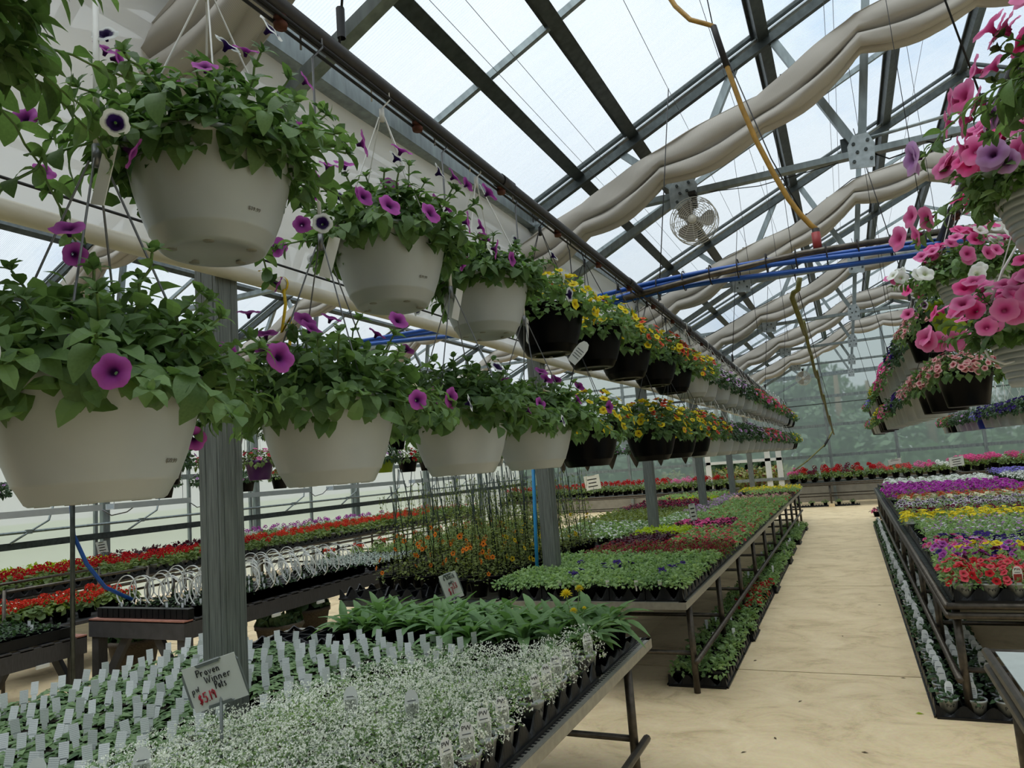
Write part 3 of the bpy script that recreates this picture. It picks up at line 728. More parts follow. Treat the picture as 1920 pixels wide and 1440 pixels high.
def put(name, meshes, x, y, z, label, cat, group, s=1.0, rz=None):
    o = ob(name, rnd.choice(meshes), None, TRS((x, y, z), rnd.uniform(0, 6.28) if rz is None else rz, s*rnd.uniform(.92, 1.08)))
    return tag(o, label, cat, group)

# ------------------------------------------------------------------ benches
def bench(name, label, x0, x1, y0, y1, zt, pipes, leg_y, edge=ALU, legside=None, low=.26, top=None, end0=True, legx=None):
    t = thing(name, label, 'bench', ((x0+x1)/2, (y0+y1)/2, 0)); cx, cy = (x0+x1)/2, (y0+y1)/2
    w, l = x1-x0, y1-y0
    # open wire-mesh deck: cross wires with gaps
    m = MB(); n = int(l/.05)
    for k in range(n): m.box((0, -l/2+.02+k*(l-.04)/max(1, n-1), zt-.012), (w-.04, .022, .006))
    for k in range(5): m.box((-w/2+.03+k*(w-.06)/4, 0, zt-.018), (.02, l-.02, .006))
    stuff(ob('mesh_deck', m.mesh('mesh_deck', top or GALV_D), t))
    if pipes:
        for s in (-1, 1):
            for dz in (-.0, -.056):
                m = MB(); m.tube([(s*w/2, -l/2, zt+dz-.015), (s*w/2, l/2, zt+dz-.015)], .021, 8); ob('side_pipe', m.mesh('side_pipe', PIPE_D), t)
        for e in (-1, 1):
            for dz in (0, -.056):
                m = MB(); m.tube([(-w/2, e*l/2, zt+dz-.015), (w/2, e*l/2, zt+dz-.015)], .021, 8); ob('end_pipe', m.mesh('end_pipe', PIPE_D), t)
    else:
        for s in (-1, 1):
            m = MB(); m.box((s*w/2, 0, zt-.015), (.006, l, .05)); m.box((s*(w/2-.025), 0, zt+.010), (.05, l, .004))
            for k in range(int(min(l, 6)/.03)): m.box((s*(w/2-.03), -l/2+.03+k*.03, zt+.0125), (.018, .012, .002), 1)
            ob('edge_strip', m.mesh('edge_strip', [edge, TRAY_K]), t)
        for e in (-1, 1):
            m = MB(); m.box((0, e*l/2, zt-.015), (w, .006, .05)); m.box((0, e*(l/2-.025), zt+.010), (w, .05, .004)); ob('edge_strip', m.mesh('edge_strip', edge), t)
    for y in leg_y:
        for s in (-1, 1):
            lx = s*(w/2-.05) if legx is None else s*legx
            m = MB(); m.tube([(lx, y-cy, 0), (lx, y-cy, zt-.05)], .024, 8); ob('leg', m.mesh('leg', PIPE_D), t)
        m = MB(); m.tube([(-w/2+.05, y-cy, low+.03), (w/2-.05, y-cy, low+.03)], .017, 6); ob('cross_bar', m.mesh('cross_bar', PIPE_D), t)
        m = MB(); m.tube([(-w/2+.05, y-cy, zt-.085), (w/2-.05, y-cy, zt-.085)], .017, 6); ob('cross_bar', m.mesh('cross_bar', PIPE_D), t)
    if low:
        for s in (-1, 1):
            m = MB(); m.tube([(s*(w/2-.008), leg_y[0]-cy-.12, low), (s*(w/2-.008), leg_y[-1]-cy+.1, low)], .021, 8); ob('lower_rail', m.mesh('lower_rail', PIPE_D), t)
    return t
ZB = .69
bench('front_bench', 'nearest galvanised bench with the tagged seedlings and white frothy flowers', -3.75, -1.14, -1.2, 4.08, ZB, False, [-.8, 1.5, 3.75], low=.24)
bench('aisle_bench', 'long aluminium-edged bench of green bedding trays under the white baskets', -2.66, -1.15, 5.09, 18.9, ZB, False, [5.4+1.29*k for k in range(11)], low=.25)
bench('pipe_bench', 'long pipe-framed bench of petunias across the aisle from the white baskets', .43, 2.36, 5.17, 18.25, ZB, True, [5.25+1.29*k for k in range(11)], low=.25)
bench('side_bench', 'pipe bench of white alyssum beyond the petunia bench', 2.75, 4.6, 9.0, 20.5, ZB, True, [9.3+1.8*k for k in range(7)])
bench('cross_bench', 'pipe bench of potted geraniums standing across the far end of the aisle', -1.75, 5.4, 22.35, 23.9, ZB, True, [22.45, 23.8], low=.27, legx=None)
t = thing('bench_leg_frame', 'pale leg block and pipe legs under the far cross bench', 'bench leg', (0, 0, 0))
m = MB(); m.tube([(-.61, 22.4, 0), (-.61, 22.4, .62)], .026, 8); ob('leg', m.mesh('leg', PIPE_D), t)
m = MB(); m.box((-.61, 22.38, .045), (.16, .14, .09)); ob('foot_block', m.mesh('foot_block', MATS['concrete']), t)
bench('vine_bench', 'dark slatted bench of climbing orange flowers on black canes', -4.25, -2.72, 5.2, 18.5, .66, False, [5.5, 8.5, 11.5, 14.5, 17.6], GALV_D, low=.3)
bench('geranium_bench', 'long bench of red geraniums beside the milky side wall', -10.75, -8.75, 3.2, 16.5, ZB, True, [3.6+1.8*k for k in range(8)])
def timber_bench(name, label, x0, x1, y0, y1, zt):
    t = thing(name, label, 'bench', ((x0+x1)/2, (y0+y1)/2, 0)); w, l = x1-x0, y1-y0
    for s in (-1, 1):
        m = MB(); m.box((s*(w/2-.02), 0, zt-.075), (.04, l, .14)); ob('side_board', m.mesh('side_board', WOODK), t)
        m = MB(); m.box((0, s*(l/2-.02), zt-.075), (w-.08, .04, .14)); ob('end_board', m.mesh('end_board', WOODK), t)
        m = MB(); m.box((0, s*(l/2-.045), zt-.004), (w, .09, .02)); ob('top_board', m.mesh('top_board', WOOD_R), t)
    n = int(l/.16)
    for k in range(1, n): 
        m = MB(); m.box((0, -l/2+k*l/n, zt-.004), (w, .10, .02)); ob('slat', m.mesh('slat', WOODK), t)
    for yy in ([-l/2+.06, l/2-.06] if l < 4 else [-l/2+.06, -l/6, l/6, l/2-.06]):
        for s in (-1, 1):
            m = MB(); m.box((s*(w/2-.06), yy, (zt-.14)/2), (.085, .085, zt-.14)); ob('leg', m.mesh('leg', WOODK), t)
            m = MB(); m.beam((s*(w/2-.1), yy+.02, .12), (s*(w/2-.42), yy+.02, zt-.12), .04, .08); ob('diagonal_brace', m.mesh('diagonal_brace', WOODK), t)
    for k in range(int(l/.62)):
        m = MB(); m.box((w/2+.004, -l/2+.4+k*.62, zt-.155), (.02, .10, .028)); ob('shelf_clip', m.mesh('shelf_clip', TAG_W), t)
    return t
timber_bench('hoop_bench', 'charcoal timber bench carrying the white hoops', -6.2, -5.02, 4.2, 12.4, .69)
timber_bench('low_bench', 'low charcoal timber bench with one tray of tiny tagged seedlings', -7.3, -6.0, .8, 4.05, .60)
# tray rack table by the aisle, only its corner in view
t = thing('rack_table', 'pipe-framed table holding empty white plastic racks', 'table', (1.1, 2.5, 0))
for dz in (0, -.075):
    for s in (-1, 1):
        m = MB(); m.tube([(s*.63, -1.5, ZB+dz), (s*.63, 1.55, ZB+dz)], .021, 8); ob('side_pipe', m.mesh('side_pipe', PIPE_D), t)
        m = MB(); m.tube([(-.63, s*1.53, ZB+dz), (.63, s*1.53, ZB+dz)], .019, 8); ob('end_pipe', m.mesh('end_pipe', PIPE_D), t)
for y in (1.42, -.4):
    for s in (-1, 1):
        m = MB(); m.tube([(s*.56, y, 0), (s*.56, y, ZB-.06)], .024, 8); ob('leg', m.mesh('leg', PIPE_D), t)
    m = MB(); m.tube([(-.56, y, .12), (.56, y, .12)], .02, 8); ob('cross_bar', m.mesh('cross_bar', PIPE_D), t)
m = MB(); m.tube([(-.62, 1.42, .14), (-.62, -.5, .14)], .02, 8); ob('lower_rail', m.mesh('lower_rail', PIPE_D), t)
m = MB(); m.box((0, 0, ZB+.012), (1.2, 3.0, .006)); ob('deck_sheet', m.mesh('deck_sheet', mat('frosted_deck', '#aeb5b0', .35, 0, .08, 12)), t)
for i in range(2):
    for j in range(4):
        r = thing('plastic_rack', f'empty white plastic rack lying on the pipe table, {ORD[j]} from its far end', 'rack', (.62+.56*i+.28, 3.62-.62*j, ZB+.017), 0, 'white racks on the table')
        r['label'] = 'empty white plastic rack lying on the pipe-framed table'
        m = MB()
        for s in (-1, 1): m.box((s*.25, 0, .012), (.03, .52, .024)); m.box((0, s*.25, .012), (.5, .03, .024))
        ob('rim', m.mesh('rim', TAG_W), r)
        for k in range(5): 
            m = MB(); m.box((-.19+k*.095, 0, .008), (.05, .47, .012)); ob('rib', m.mesh('rib', TAG_W), r)

# ------------------------------------------------------------------ black trays
def tray_mesh(name, nx, ny, c, h=.075, mat_=TRAY_K):
    w, l = nx*c, ny*c; mb = MB(); N = 8
    def side(p0, p1, n):
        V = []; Fc = []; d = Vector(p1)-Vector(p0); out = Vector((d.y, -d.x, 0)).normalized()
        K = n*N
        for i in range(K+1):
            u = i/K; q = abs(math.cos(PI*(u*n))); zt = .022+(h-.022)*q**1.7
            p = Vector(p0)+d*u
            V += [p+out*.014+Vector((0, 0, 0)), p+out*.014+Vector((0, 0, .014)), p+out*.004+Vector((0, 0, .014)), p-out*.004+Vector((0, 0, zt)), p-out*.012+Vector((0, 0, zt*.95))]
        for i in range(K):
            for j in range(4): a = i*5+j; Fc.append((a, a+5, a+6, a+1))
        mb.raw(V, Fc)
    a, b = w/2, l/2
    side((-a, -b, 0), (a, -b, 0), nx); side((a, -b, 0), (a, b, 0), ny); side((a, b, 0), (-a, b, 0), nx); side((-a, b, 0), (-a, -b, 0), ny)
    mb.raw([(-a, -b, .004), (a, -b, .004), (a, b, .004), (-a, b, .004)], [(0, 1, 2, 3)])
    for i in range(1, nx): mb.box((-a+i*c, 0, h*.33), (.008, l-.02, h*.6))
    for j in range(1, ny): mb.box((0, -b+j*c, h*.33), (w-.02, .008, h*.6))
    return mb.mesh(name, mat_)
TR_C = {}
def tray(x, y, z, nx, ny, c, label, group, h=.075, name='plant_tray'):
    k = (nx, ny, c, h)
    if k not in TR_C: TR_C[k] = tray_mesh(name, nx, ny, c, h)
    return tag(ob(name, TR_C[k], None, Matrix.Translation((x, y, z))), label, 'tray', group)
def text_curve(s, size, m, ext=.0004):
    k = ('t', s, size, m.name)
    if k in TR_C: return TR_C[k]
    cu = bpy.data.curves.new('print_text', 'FONT'); cu.body = s; cu.size = size; cu.align_x = 'CENTER'; cu.align_y = 'CENTER'; cu.extrude = ext; cu.resolution_u = 2
    to = bpy.data.objects.new('print_text', cu); COL.objects.link(to); dg = bpy.context.evaluated_depsgraph_get()
    me = bpy.data.meshes.new_from_object(to.evaluated_get(dg)); me.materials.clear(); me.materials.append(m)
    bpy.data.objects.remove(to); bpy.data.curves.remove(cu); TR_C[k] = me; return me
# white-collared pot with a printed front, shared by the plants in white pots
m = MB(); potm(m, .058, .095, 0, 16, 1); POTW_ME = m.mesh('pot', [POT_W, SOIL])
m = MB(); potm(m, .058, .095, 0, 14, 1); POTK_ME = m.mesh('pot', [POT_K, SOIL])
def big_label_mesh(photo):
    pts = [(-.021, 0), (.021, 0), (.026, .055), (.024, .085), (.014, .104), (0, .108), (-.014, .104), (-.024, .085), (-.026, .055)]; n = len(pts)
    mb = MB(); V = [(x, 0, z) for x, z in pts]+[(x, .0015, z) for x, z in pts]
    mb.raw(V, [tuple(range(n)), tuple(range(2*n-1, n-1, -1))]+[(i, n+i, n+(i+1) % n, (i+1) % n) for i in range(n)])
    if photo: mb.box((0, -.0006, .036), (.042, .001, .05), 1); mb.box((0, -.0006, .071), (.030, .001, .003), 2)
    else:
        for k in range(4): mb.box((0, -.0006, .065-.012*k), (.034, .001, .0035), 2)
    return mb.mesh('plant_label', [TAG_W, photo or TAG_W, mat('label_print_grey', '#5d6265', .6)])
PH_G = mat('label_photo_white_blossom', '#4b5a44', .5, 0, .8, 260, mottled='#c9cfc2'); PH_R = mat('label_photo_red_blossom', '#7a1d20', .5, 0, .6, 200, mottled='#b83a36')
LAB_G = big_label_mesh(PH_G); LAB_R = big_label_mesh(PH_R); LAB_N = big_label_mesh(None)
m = MB(); m.box((0, 0, .04), (.027, .0012, .046)); m.box((0, 0, .0), (.018, .0012, .04)); SMALLTAG = m.mesh('tag', TAG_G)
def with_print(o, rz, lab_me=None, tilt=.12, up=.088, r=.045, logo=True, potr=.0555, lab_logo=True):
    """printed marks on the pot front and a label stuck in the soil; rz turns the front"""
    c, s = math.cos(rz), math.sin(rz)
    if lab_me:
        l = ob('plant_label', lab_me, o, Matrix.Translation((s*r, -c*r, up)) @ Matrix.Rotation(rz, 4, 'Z') @ Matrix.Rotation(tilt, 4, 'X'))
        if lab_logo: ob('label_print', text_curve('PW', .021, INK_K), l, Matrix.Translation((0, -.0008, .089)) @ Matrix.Rotation(PI/2, 4, 'X'))
    if logo: ob('pot_print', text_curve('PW', .03, INK_K), o, Matrix.Translation((s*(potr-.004), -c*(potr-.004), .058)) @ Matrix.Rotation(rz, 4, 'Z') @ Matrix.Rotation(PI/2-.16, 4, 'X'))

# ------------------------------------------------------------------ front bench plants
rf = random.Random(11)
ZT = ZB+.014
# frothy white euphorbias in white pots
def froth(seed):
    rng = random.Random(seed); mb = MB()
    mound(rng, mb, .10, .10, 150, .028, ML_N, 0, .085, -.05, .4)
    f = mb.mesh('foliage', LEAF_M if seed % 2 else LEAF_F)
    mb = MB()
    for _ in range(250):
        p, nn = dome_pt(rng, .118, .135, -.02); p = p*rng.uniform(.86, 1.1); p.z += .085
        for j in range(2):
            d = (rdir(rng)+nn*.8).normalized(); mb.inst(ML, lm(p, d, nn+rdir(rng)*.4, rng.uniform(.008, .0135)), 0)
    return f, mb.mesh('white_bracts', mat_leaf('white_bract', '#d6dcc8', '#fdfdf6', .2))
FRO = [froth(k) for k in range(4)]
gx = [-1.255-.135*i for i in range(9)]
nfro = 0
for j in range(21):
    y = .62+.135*j
    for i, x in enumerate(gx):
        lim = 3.34-.09*i if i < 6 else 2.75-.3*(i-6)
        if y > lim: continue
        xx, yy = x+rf.uniform(-.01, .01), y+rf.uniform(-.01, .01)
        edge = i == 0
        if edge and j in (9, 14, 19): continue
        sm = .92 if i < 7 else .75
        o = ob('frothy_euphorbia', POTW_ME, None, TRS((xx, yy, ZT+.01), 0, 1.0)); nfro += 1
        tag(o, f'white frothy plant in a white printed pot, {ORD[j]} along the front bench edge' if edge else 'white frothy flowering plant in the mass on the front bench', 'potted plant', 'frothy white plants at the bench edge' if edge else 'frothy white plants on the front bench')
        f = FRO[rf.randrange(4)]; mt = TRS((-.02 if edge else 0, 0, 0), rf.uniform(0, 6), sm*rf.uniform(.92, 1.08))
        stuff(ob('foliage', f[0], o, mt)); stuff(ob('white_bracts', f[1], o, mt))
        if edge: with_print(o, 1.0+rf.uniform(-.35, .25), LAB_G, -.12, .088, .048)
        elif rf.random() < .03: with_print(o, .6+rf.uniform(-.3, .3), LAB_G, -.15, .13, .03, False, lab_logo=False)
for k in range(5):
    tray(-1.39, .62+.2025+.54*k, ZT, 3, 4, .135, f'black scalloped tray at the front bench edge, {ORD[k]} from the near end', 'trays along the front bench edge', .085)
# tagged seedlings
def seedling(seed):
    rng = random.Random(seed); mb = MB()
    for k in range(26):
        a = k*2.4; r = .012+.05*math.sqrt(k/26); d = Vector((math.cos(a), math.sin(a), .35-.3*k/26)); mb.inst(ML_W, lm((d.x*r*.4, d.y*r*.4, .075+.02*rng.random()), d, (0, 0, 1), rng.uniform(.034, .058)), 0)
    return mb.mesh('foliage', LEAF_M)
SEED = [seedling(k) for k in range(5)]
m = MB(); potm(m, .05, .078, 0, 10, 1); SPOT = m.mesh('tagged_seedling', [POT_K, SOIL])
ns = 0
for j in range(24):
    y = .95+.122*j
    for i in range(17):
        x = -3.62+.122*i
        if abs(x+2.5) < .12 and abs(y-2.3) < .12: continue
        if x > -2.28+max(0, (y-2.2))*.15 and y < 3.0: continue
        if y > 3.15+(x+3.62)*.25 or x > -1.9 or y < .95+(x+3.6)*.0 : continue
        if x > -2.95+0*(3.6-y) and y > 3.45: continue
        if ns >= 296: continue
        ns += 1
        o = ob('tagged_seedling', SPOT, None, TRS((x+rf.uniform(-.008, .008), y+rf.uniform(-.008, .008), ZT), rf.uniform(-.15, .15)))
        tag(o, f'small grey-tagged seedling on the front bench, {ORD[i]} from the back in the {ORD[j]} row', 'seedling', 'tagged seedlings on the front bench')
        ob('foliage', SEED[rf.randrange(5)], o, TRS((0, 0, 0), rf.uniform(0, 6), rf.uniform(.9, 1.2)))
        ob('tag', SMALLTAG, o, Matrix.Translation((rf.uniform(-.02, .02), .012, .085+rf.uniform(-.006, .016))) @ Matrix.Rotation(.62+rf.uniform(-.3, .3), 4, 'Z') @ Matrix.Rotation(-.15+rf.uniform(-.15, .2), 4, 'X') @ Matrix.Rotation(rf.uniform(-.16, .16), 4, 'Y') @ Matrix.Diagonal((1.22, 1, 1.25, 1)))
# broad-leaved plants, leaf by leaf
LLONG = [Tpl(t.V, t.F) for t in (leaf_tpl(.30, 6, .22, .45, .6, .012), leaf_tpl(.26, 6, .28, .25, .6, .015), leaf_tpl(.33, 6, .18, .62, .6, .01))]
LL_ME = []
for t in LLONG:
    m = MB(); m.raw(t.V, t.F, 0, None, True); LL_ME.append(m.mesh('leaf', LEAF_Y))
m = MB(); potm(m, .068, .11, 0, 16, 1); BPOT = m.mesh('broadleaf_plant', [POT_K, SOIL])
bi = 0; BL = []
for j in range(4):
    for i in range(11):
        x = -1.30-.165*i; y = 3.46+.165*j
        if x < -2.25 and y < 3.50: continue
        if j == 3 and i == 0: y -= .05
        BL.append((x, y, i, j))
for (x, y, i, j) in BL:
    e = x > -1.35
    o = ob('broadleaf_plant', BPOT, None, TRS((x+rf.uniform(-.015, .015), y+rf.uniform(-.015, .015), ZT), 0)); bi += 1
    tag(o, f'broad-leaved plant at the aisle edge of the front bench, in the {ORD[j]} row' if e else f'broad-leaved plant on the front bench, {ORD[i]} from the aisle in the {ORD[j]} row', 'potted plant', 'broad-leaved plants at the bench edge' if e else 'broad-leaved plants on the front bench')
    for k in range(15):
        a = k*2.4+rf.uniform(-.3, .3); el = 1.25-1.1*k/15+rf.uniform(-.1, .1); L = rf.uniform(.13, .21)
        d = Vector((math.cos(a)*math.cos(el), math.sin(a)*math.cos(el), math.sin(el)))
        ob('leaf', LL_ME[rf.randrange(3)], o, lm((d.x*.012, d.y*.012, .10), d, (0, 0, 1) if el < 1 else (-math.cos(a), -math.sin(a), .3), L))
DAISY = MB()
rr = random.Random(5)
for k in range(46): 
    n_ = (Vector((math.cos(k*2.4), math.sin(k*2.4), 0))*(.25+.75*(k/46)) + Vector((0, 0, 1.25-1.2*k/46))).normalized(); DAISY.inst(ML_N, lm(n_*.2, n_, (0, 0, 1), .85), 0)
DAISY.R = [np.ones(len(v)) for v in DAISY.V]
DAISY = DAISY.mesh('flower', PM('yellow'))
o = tag(ob('flowering_broadleaf_plant', BPOT, None, TRS((-1.42, 3.62, ZT+.02), 0)), 'broad-leaved plant with the only yellow double flowers, front bench corner', 'potted plant')
for k in range(14):
    a = k*2.4; el = 1.25-1.1*k/14; d = Vector((math.cos(a)*math.cos(el), math.sin(a)*math.cos(el), math.sin(el))); ob('leaf', LL_ME[k % 3], o, lm((d.x*.012, d.y*.012, .10), d, (0, 0, 1), .17))
for p, s in (((-.02, -.02, .30), .036), ((.045, .01, .325), .027), ((.03, -.06, .225), .024), ((.075, -.02, .235), .013)):
    m = MB(); m.tube([(0, 0, .1), (p[0]*.6, p[1]*.6, p[2]*.7), p], .0028, 5); ob('flower_stem', m.mesh('flower_stem', LEAF_F), o)
    ob('flower', DAISY, o, fm(p, (.1, -.3, 1), s))
for k in range(2):
    for i in range(5): tray(-1.43-.5*i, 3.52+.30*k+.0, ZB+.004, 3, 2, .155, 'low black flat under the broad-leaved plants on the front bench', 'flats under the broad-leaved plants', .05)
# hidden low flats under the seedlings, added to stop light leaking through the deck
for k in range(5):
    for i in range(2):
        if i == 1 and abs(1.15+.49*k-2.3) < .34: continue
        tray(-3.62+.122*6+1.46*0+(-.42 if i == 0 else .55), 1.15+.49*k, ZB+.001, 8, 4, .122, 'hidden black flat added under the tagged seedlings to block light', 'flats under the seedlings', .03)

# price signs
STK = {'P': [[(0, 0), (0, 1)], [(0, 1), (.5, .98), (.6, .78), (.45, .58), (0, .5)]], 'r': [[(0, 0), (0, .6)], [(0, .4), (.2, .6), (.4, .55)]],
 'o': [[(.25, 0), (.05, .15), (.05, .45), (.25, .6), (.45, .45), (.45, .15), (.25, 0)]], 'v': [[(0, .6), (.22, 0), (.45, .6)]],
 'e': [[(.03, .32), (.45, .36), (.38, .58), (.15, .6), (.02, .35), (.1, .05), (.42, .08)]], 'n': [[(0, 0), (0, .6)], [(0, .42), (.22, .6), (.4, .5), (.42, 0)]],
 'W': [[(0, 1), (.2, 0), (.42, .75), (.64, 0), (.9, 1)]], 'i': [[(0, 0), (0, .58)], [(0, .78), (.01, .84)]],
 't': [[(.15, .9), (.15, .08), (.3, .02)], [(-.05, .6), (.38, .62)]], 's': [[(.38, .55), (.15, .6), (.05, .45), (.32, .25), (.3, .06), (0, .03)]],
 'p': [[(0, .6), (0, -.4)], [(0, .5), (.3, .6), (.45, .35), (.3, .05), (0, .1)]], 'w': [[(0, .6), (.15, 0), (.32, .5), (.48, 0), (.62, .75)]],
 '$': [[(.45, .8), (.1, .85), (.05, .6), (.45, .4), (.4, .1), (0, .12)], [(.28, 1.02), (.2, -.12)]],
 '5': [[(.5, 1), (.08, 1), (.05, .58), (.4, .6), (.5, .3), (.3, 0), (0, .1)]], '.': [[(0, 0), (.06, .02)]], '1': [[(.1, 1), (.1, 0)]],
 '9': [[(.42, .75), (.2, 1), (.02, .75), (.2, .5), (.42, .75), (.4, 0)]], '6': [[(.4, 1), (.08, .5), (.05, .15), (.25, 0), (.42, .2), (.25, .42), (.08, .3)]],
 '"': [[(0, 1), (0, .8)], [(.15, 1), (.15, .8)]], 'b': [[(0, 1), (0, 0)], [(0, .1), (.3, 0), (.42, .3), (.25, .58), (0, .45)]], 'l': [[(.05, 1), (.05, 0)]],
 'a': [[(.4, .6), (.1, .55), (.03, .2), (.2, 0), (.4, .2), (.4, .6), (.42, 0)]], 'c': [[(.4, .5), (.2, .6), (.03, .3), (.18, .02), (.42, .08)]],
 'k': [[(0, 1), (0, 0)], [(.4, .6), (0, .28), (.42, 0)]], '7': [[(0, 1), (.5, 1), (.2, 0)]], '3': [[(.05, .95), (.4, 1), (.42, .75), (.15, .55), (.45, .4), (.4, .05), (0, .05)]]}
def write_on(parent, text, u, v, h, w, r, m, slope=0.0, W=.19, H=.145, adv=.62, sp=None):
    """text drawn as marker strokes on a board lying in local x (right) and z (up), front at -y"""
    mb = MB(); x = 0
    n = len(text)
    widths = [ .25 if c in '.il1"' else (.95 if c in 'Ww' else .6) for c in text]; tot = sum(widths)
    for c, wd in zip(text, widths):
        for st in STK.get(c, []):
            P = []
            for a, b in st:
                px = (x + a*min(1, wd/.5)*.8)/tot*w; P.append(((u-.5)*W + px, -.0012, (.5-v)*H + b*h + px*slope))
            mb.tube(P, r, 5, 0, True)
        x += wd
    return ob('handwriting', mb.mesh('handwriting', m), parent)
def sign(name, label, c, ux, uz, W, H, lines, pole_to):
    """board centred at c spanned by unit vectors ux (right) and uz (up)"""
    ux = Vector(ux).normalized(); uz = Vector(uz); uz = (uz-ux*uz.dot(ux)).normalized(); uy = uz.cross(ux)
    M4 = Matrix(((ux.x, uy.x, uz.x, c[0]), (ux.y, uy.y, uz.y, c[1]), (ux.z, uy.z, uz.z, c[2]), (0, 0, 0, 1)))
    t = thing(name, label, 'sign', mtx=M4)
    m = MB(); m.box((0, .003, 0), (W, .003, H)); ob('board', m.mesh('board', BOARD), t)
    m = MB()
    for s in (-1, 1):
        a = s*W/2
        V = [(a, .002, H*.40), (a+s*.006, -.002, H*.34), (a+s*.006, -.002, -H*.34), (a, .002, -H*.40), (a, .008, H*.40), (a+s*.006, .008, H*.34), (a+s*.006, .008, -H*.34), (a, .008, -H*.40)]
        m.raw(V, [(0, 1, 2, 3), (4, 7, 6, 5), (1, 5, 6, 2), (0, 4, 5, 1), (3, 2, 6, 7)])
        b = s*H/2
        V = [(-W*.26, -.003, b-s*.012), (-W*.2, -.003, b+s*.003), (W*.2, -.003, b+s*.003), (W*.26, -.003, b-s*.012)]; V += [(x, .007, z) for x, y, z in V]
        V[0] = (-W*.24, -.003, b); V[3] = (W*.24, -.003, b); V[1] = (-W*.2, -.003, b-s*.011); V[2] = (W*.2, -.003, b-s*.011)
        m.raw(V, [(0, 1, 2, 3), (4, 7, 6, 5), (0, 4, 5, 1), (1, 5, 6, 2), (2, 6, 7, 3), (3, 7, 4, 0)])
    ob('frame', m.mesh('frame', FRAME_G), t)
    for L_ in lines: write_on(t, *L_[:7], slope=L_[7] if len(L_) > 7 else 0, W=W, H=H)
    inv = M4.inverted(); a = inv @ Vector(pole_to); b = Vector((W*.02, .009, -H*.3))
    m = MB(); m.tube([a, b], .006, 6); ob('stake', m.mesh('stake', FRAME_G), t)
    return t

sign('price_sign', 'handwritten white price sign with red 5.19, before the nearest post', (-2.0429, 1.8282, 1.0622), (.89, .376, .258), (-.13, -.18, .97), .19, .155,
     [('Proven', .24, .27, .024, .085, .0016, INK_K, .0), ('Winner', .35, .45, .024, .098, .0016, INK_K, .0), ('Pots', .50, .63, .026, .042, .0016, INK_K), ('pw', .07, .60, .022, .034, .0014, INK_K, .25), ('$5.19', .14, .85, .032, .066, .0024, INK_R, .1)], (-1.99, 1.80, .74))
sign('price_sign', 'handwritten white price sign with red 7.33, standing over the broad-leaved plants', (-2.5051, 4.2128, .9676), (.887, .373, .273), (-.13, -.19, .97), .118, .178,
     [('6"black', .22, .22, .030, .082, .0016, INK_K, .0), ('pots', .42, .42, .024, .038, .0015, INK_K, .1), ('$7.', .28, .80, .045, .045, .0026, INK_R, .1), ('33', .58, .62, .034, .034, .0024, INK_R, .1)], (-2.45, 4.12, .72))
def small_sign(x, y, z, W, H, label, n=3):
    t = sign('price_sign', label, (x, y, z), (.93, .33, .1), (0, -.2, 1), W, H, [], (x, y, z-.3))
    for k in range(n):
        m = MB(); m.box((0, 0, H*.22-k*H*.24), (W*(.62-.1*(k % 2)), .001, H*.07)); ob('handwriting', m.mesh('handwriting', INK_K), t)
small_sign(-1.95, 9.6, .98, .085, .22, 'narrow tilted white sign above the pink flowers on the aisle bench')
small_sign(-6.4, 18.6, 1.22, .42, .40, 'white sign in the dark red geraniums behind the vine bench')
small_sign(2.35, 20.4, 1.10, .34, .24, 'white lettered sign on a stake before the hot pink geraniums')
small_sign(1.15, 23.0, 1.13, .36, .16, 'blank-looking white sign among the geraniums on the cross bench', 1)
small_sign(-9.6, 6.7, 1.08, .16, .16, 'small white sign among the dark red geraniums by the side wall')

# ------------------------------------------------------------------ aisle bench: green trays then bands of colour
rb = random.Random(21)
def field(name, meshes, label, cat, group, x0, x1, y0, y1, dx, dy, z, s=1.0, cap=300, skip=0.0, jit=.012, rows=False):
    n = 0; y = y0; y0_ = y0; pts = []
    while y < y1-1e-6:
        x = x1
        while x > x0+1e-6:
            pts.append((x, y)); x -= dx
        y += dy
    for x, y in pts[:cap]:
        if rb.random() < skip: continue
        if abs(x+2.5) < .13 and any(abs(y-q) < .13 for q in YT): continue
        lb = label+f', {ORD[min(29, int(round((x1-x)/dx)))]} from the aisle in the {ORD[min(29, int(round((y-y0_)/dy)))]} row' if rows else label
        put(name, meshes, x+rb.uniform(-jit, jit), y+rb.uniform(-jit, jit), z, lb, cat, group, s); n += 1
    return n
cell = .13
BAC = [plant_mesh('bedding', 100+k, (POT_K, .055, .105), LEAF_F, 95, .036, .086, .06, ML_W, None, .0) for k in range(4)]
n = field('green_bedding_plant', BAC, 'fresh green plant on the aisle bench', 'bedding plant', 'green bedding plants on the aisle bench', -2.62, -1.22, 5.17, 6.75, .125, .125, ZT, rows=True)
DKP = [plant_mesh('dp', 120+k, (POT_K, .05, .07), LEAF_F, 70, .034, .08, .06, ML_W, [('indigo', 4, .034, FL_MID)]) for k in range(2)]
for x, y in ((-2.05, 5.42), (-1.95, 5.75), (-1.75, 5.78), (-1.85, 5.86), (-2.2, 5.95), (-1.36, 5.55), (-1.30, 5.78)):
    put('dark_petunia', DKP, x, y, ZT+.06, 'nearly black violet petunia among the green bedding plants on the aisle bench', 'petunia', 'dark petunias in the green trays')
for i, x in enumerate((-2.385, -2.115, -1.845, -1.575, -1.305)):
    for j in range(50):
        y = 5.255+.27*j
        if y > 18.7 or (j > 14 and -2.2 < x < -1.4) or (i == 0 and any(abs(y-q) < .22 for q in YT)): continue
        tray(x, y, ZB+.006, 2, 2, .132, 'black scalloped bedding tray on the aisle bench', 'bedding trays on the aisle bench', .105)
LB4 = [POT_K, .05, .07]
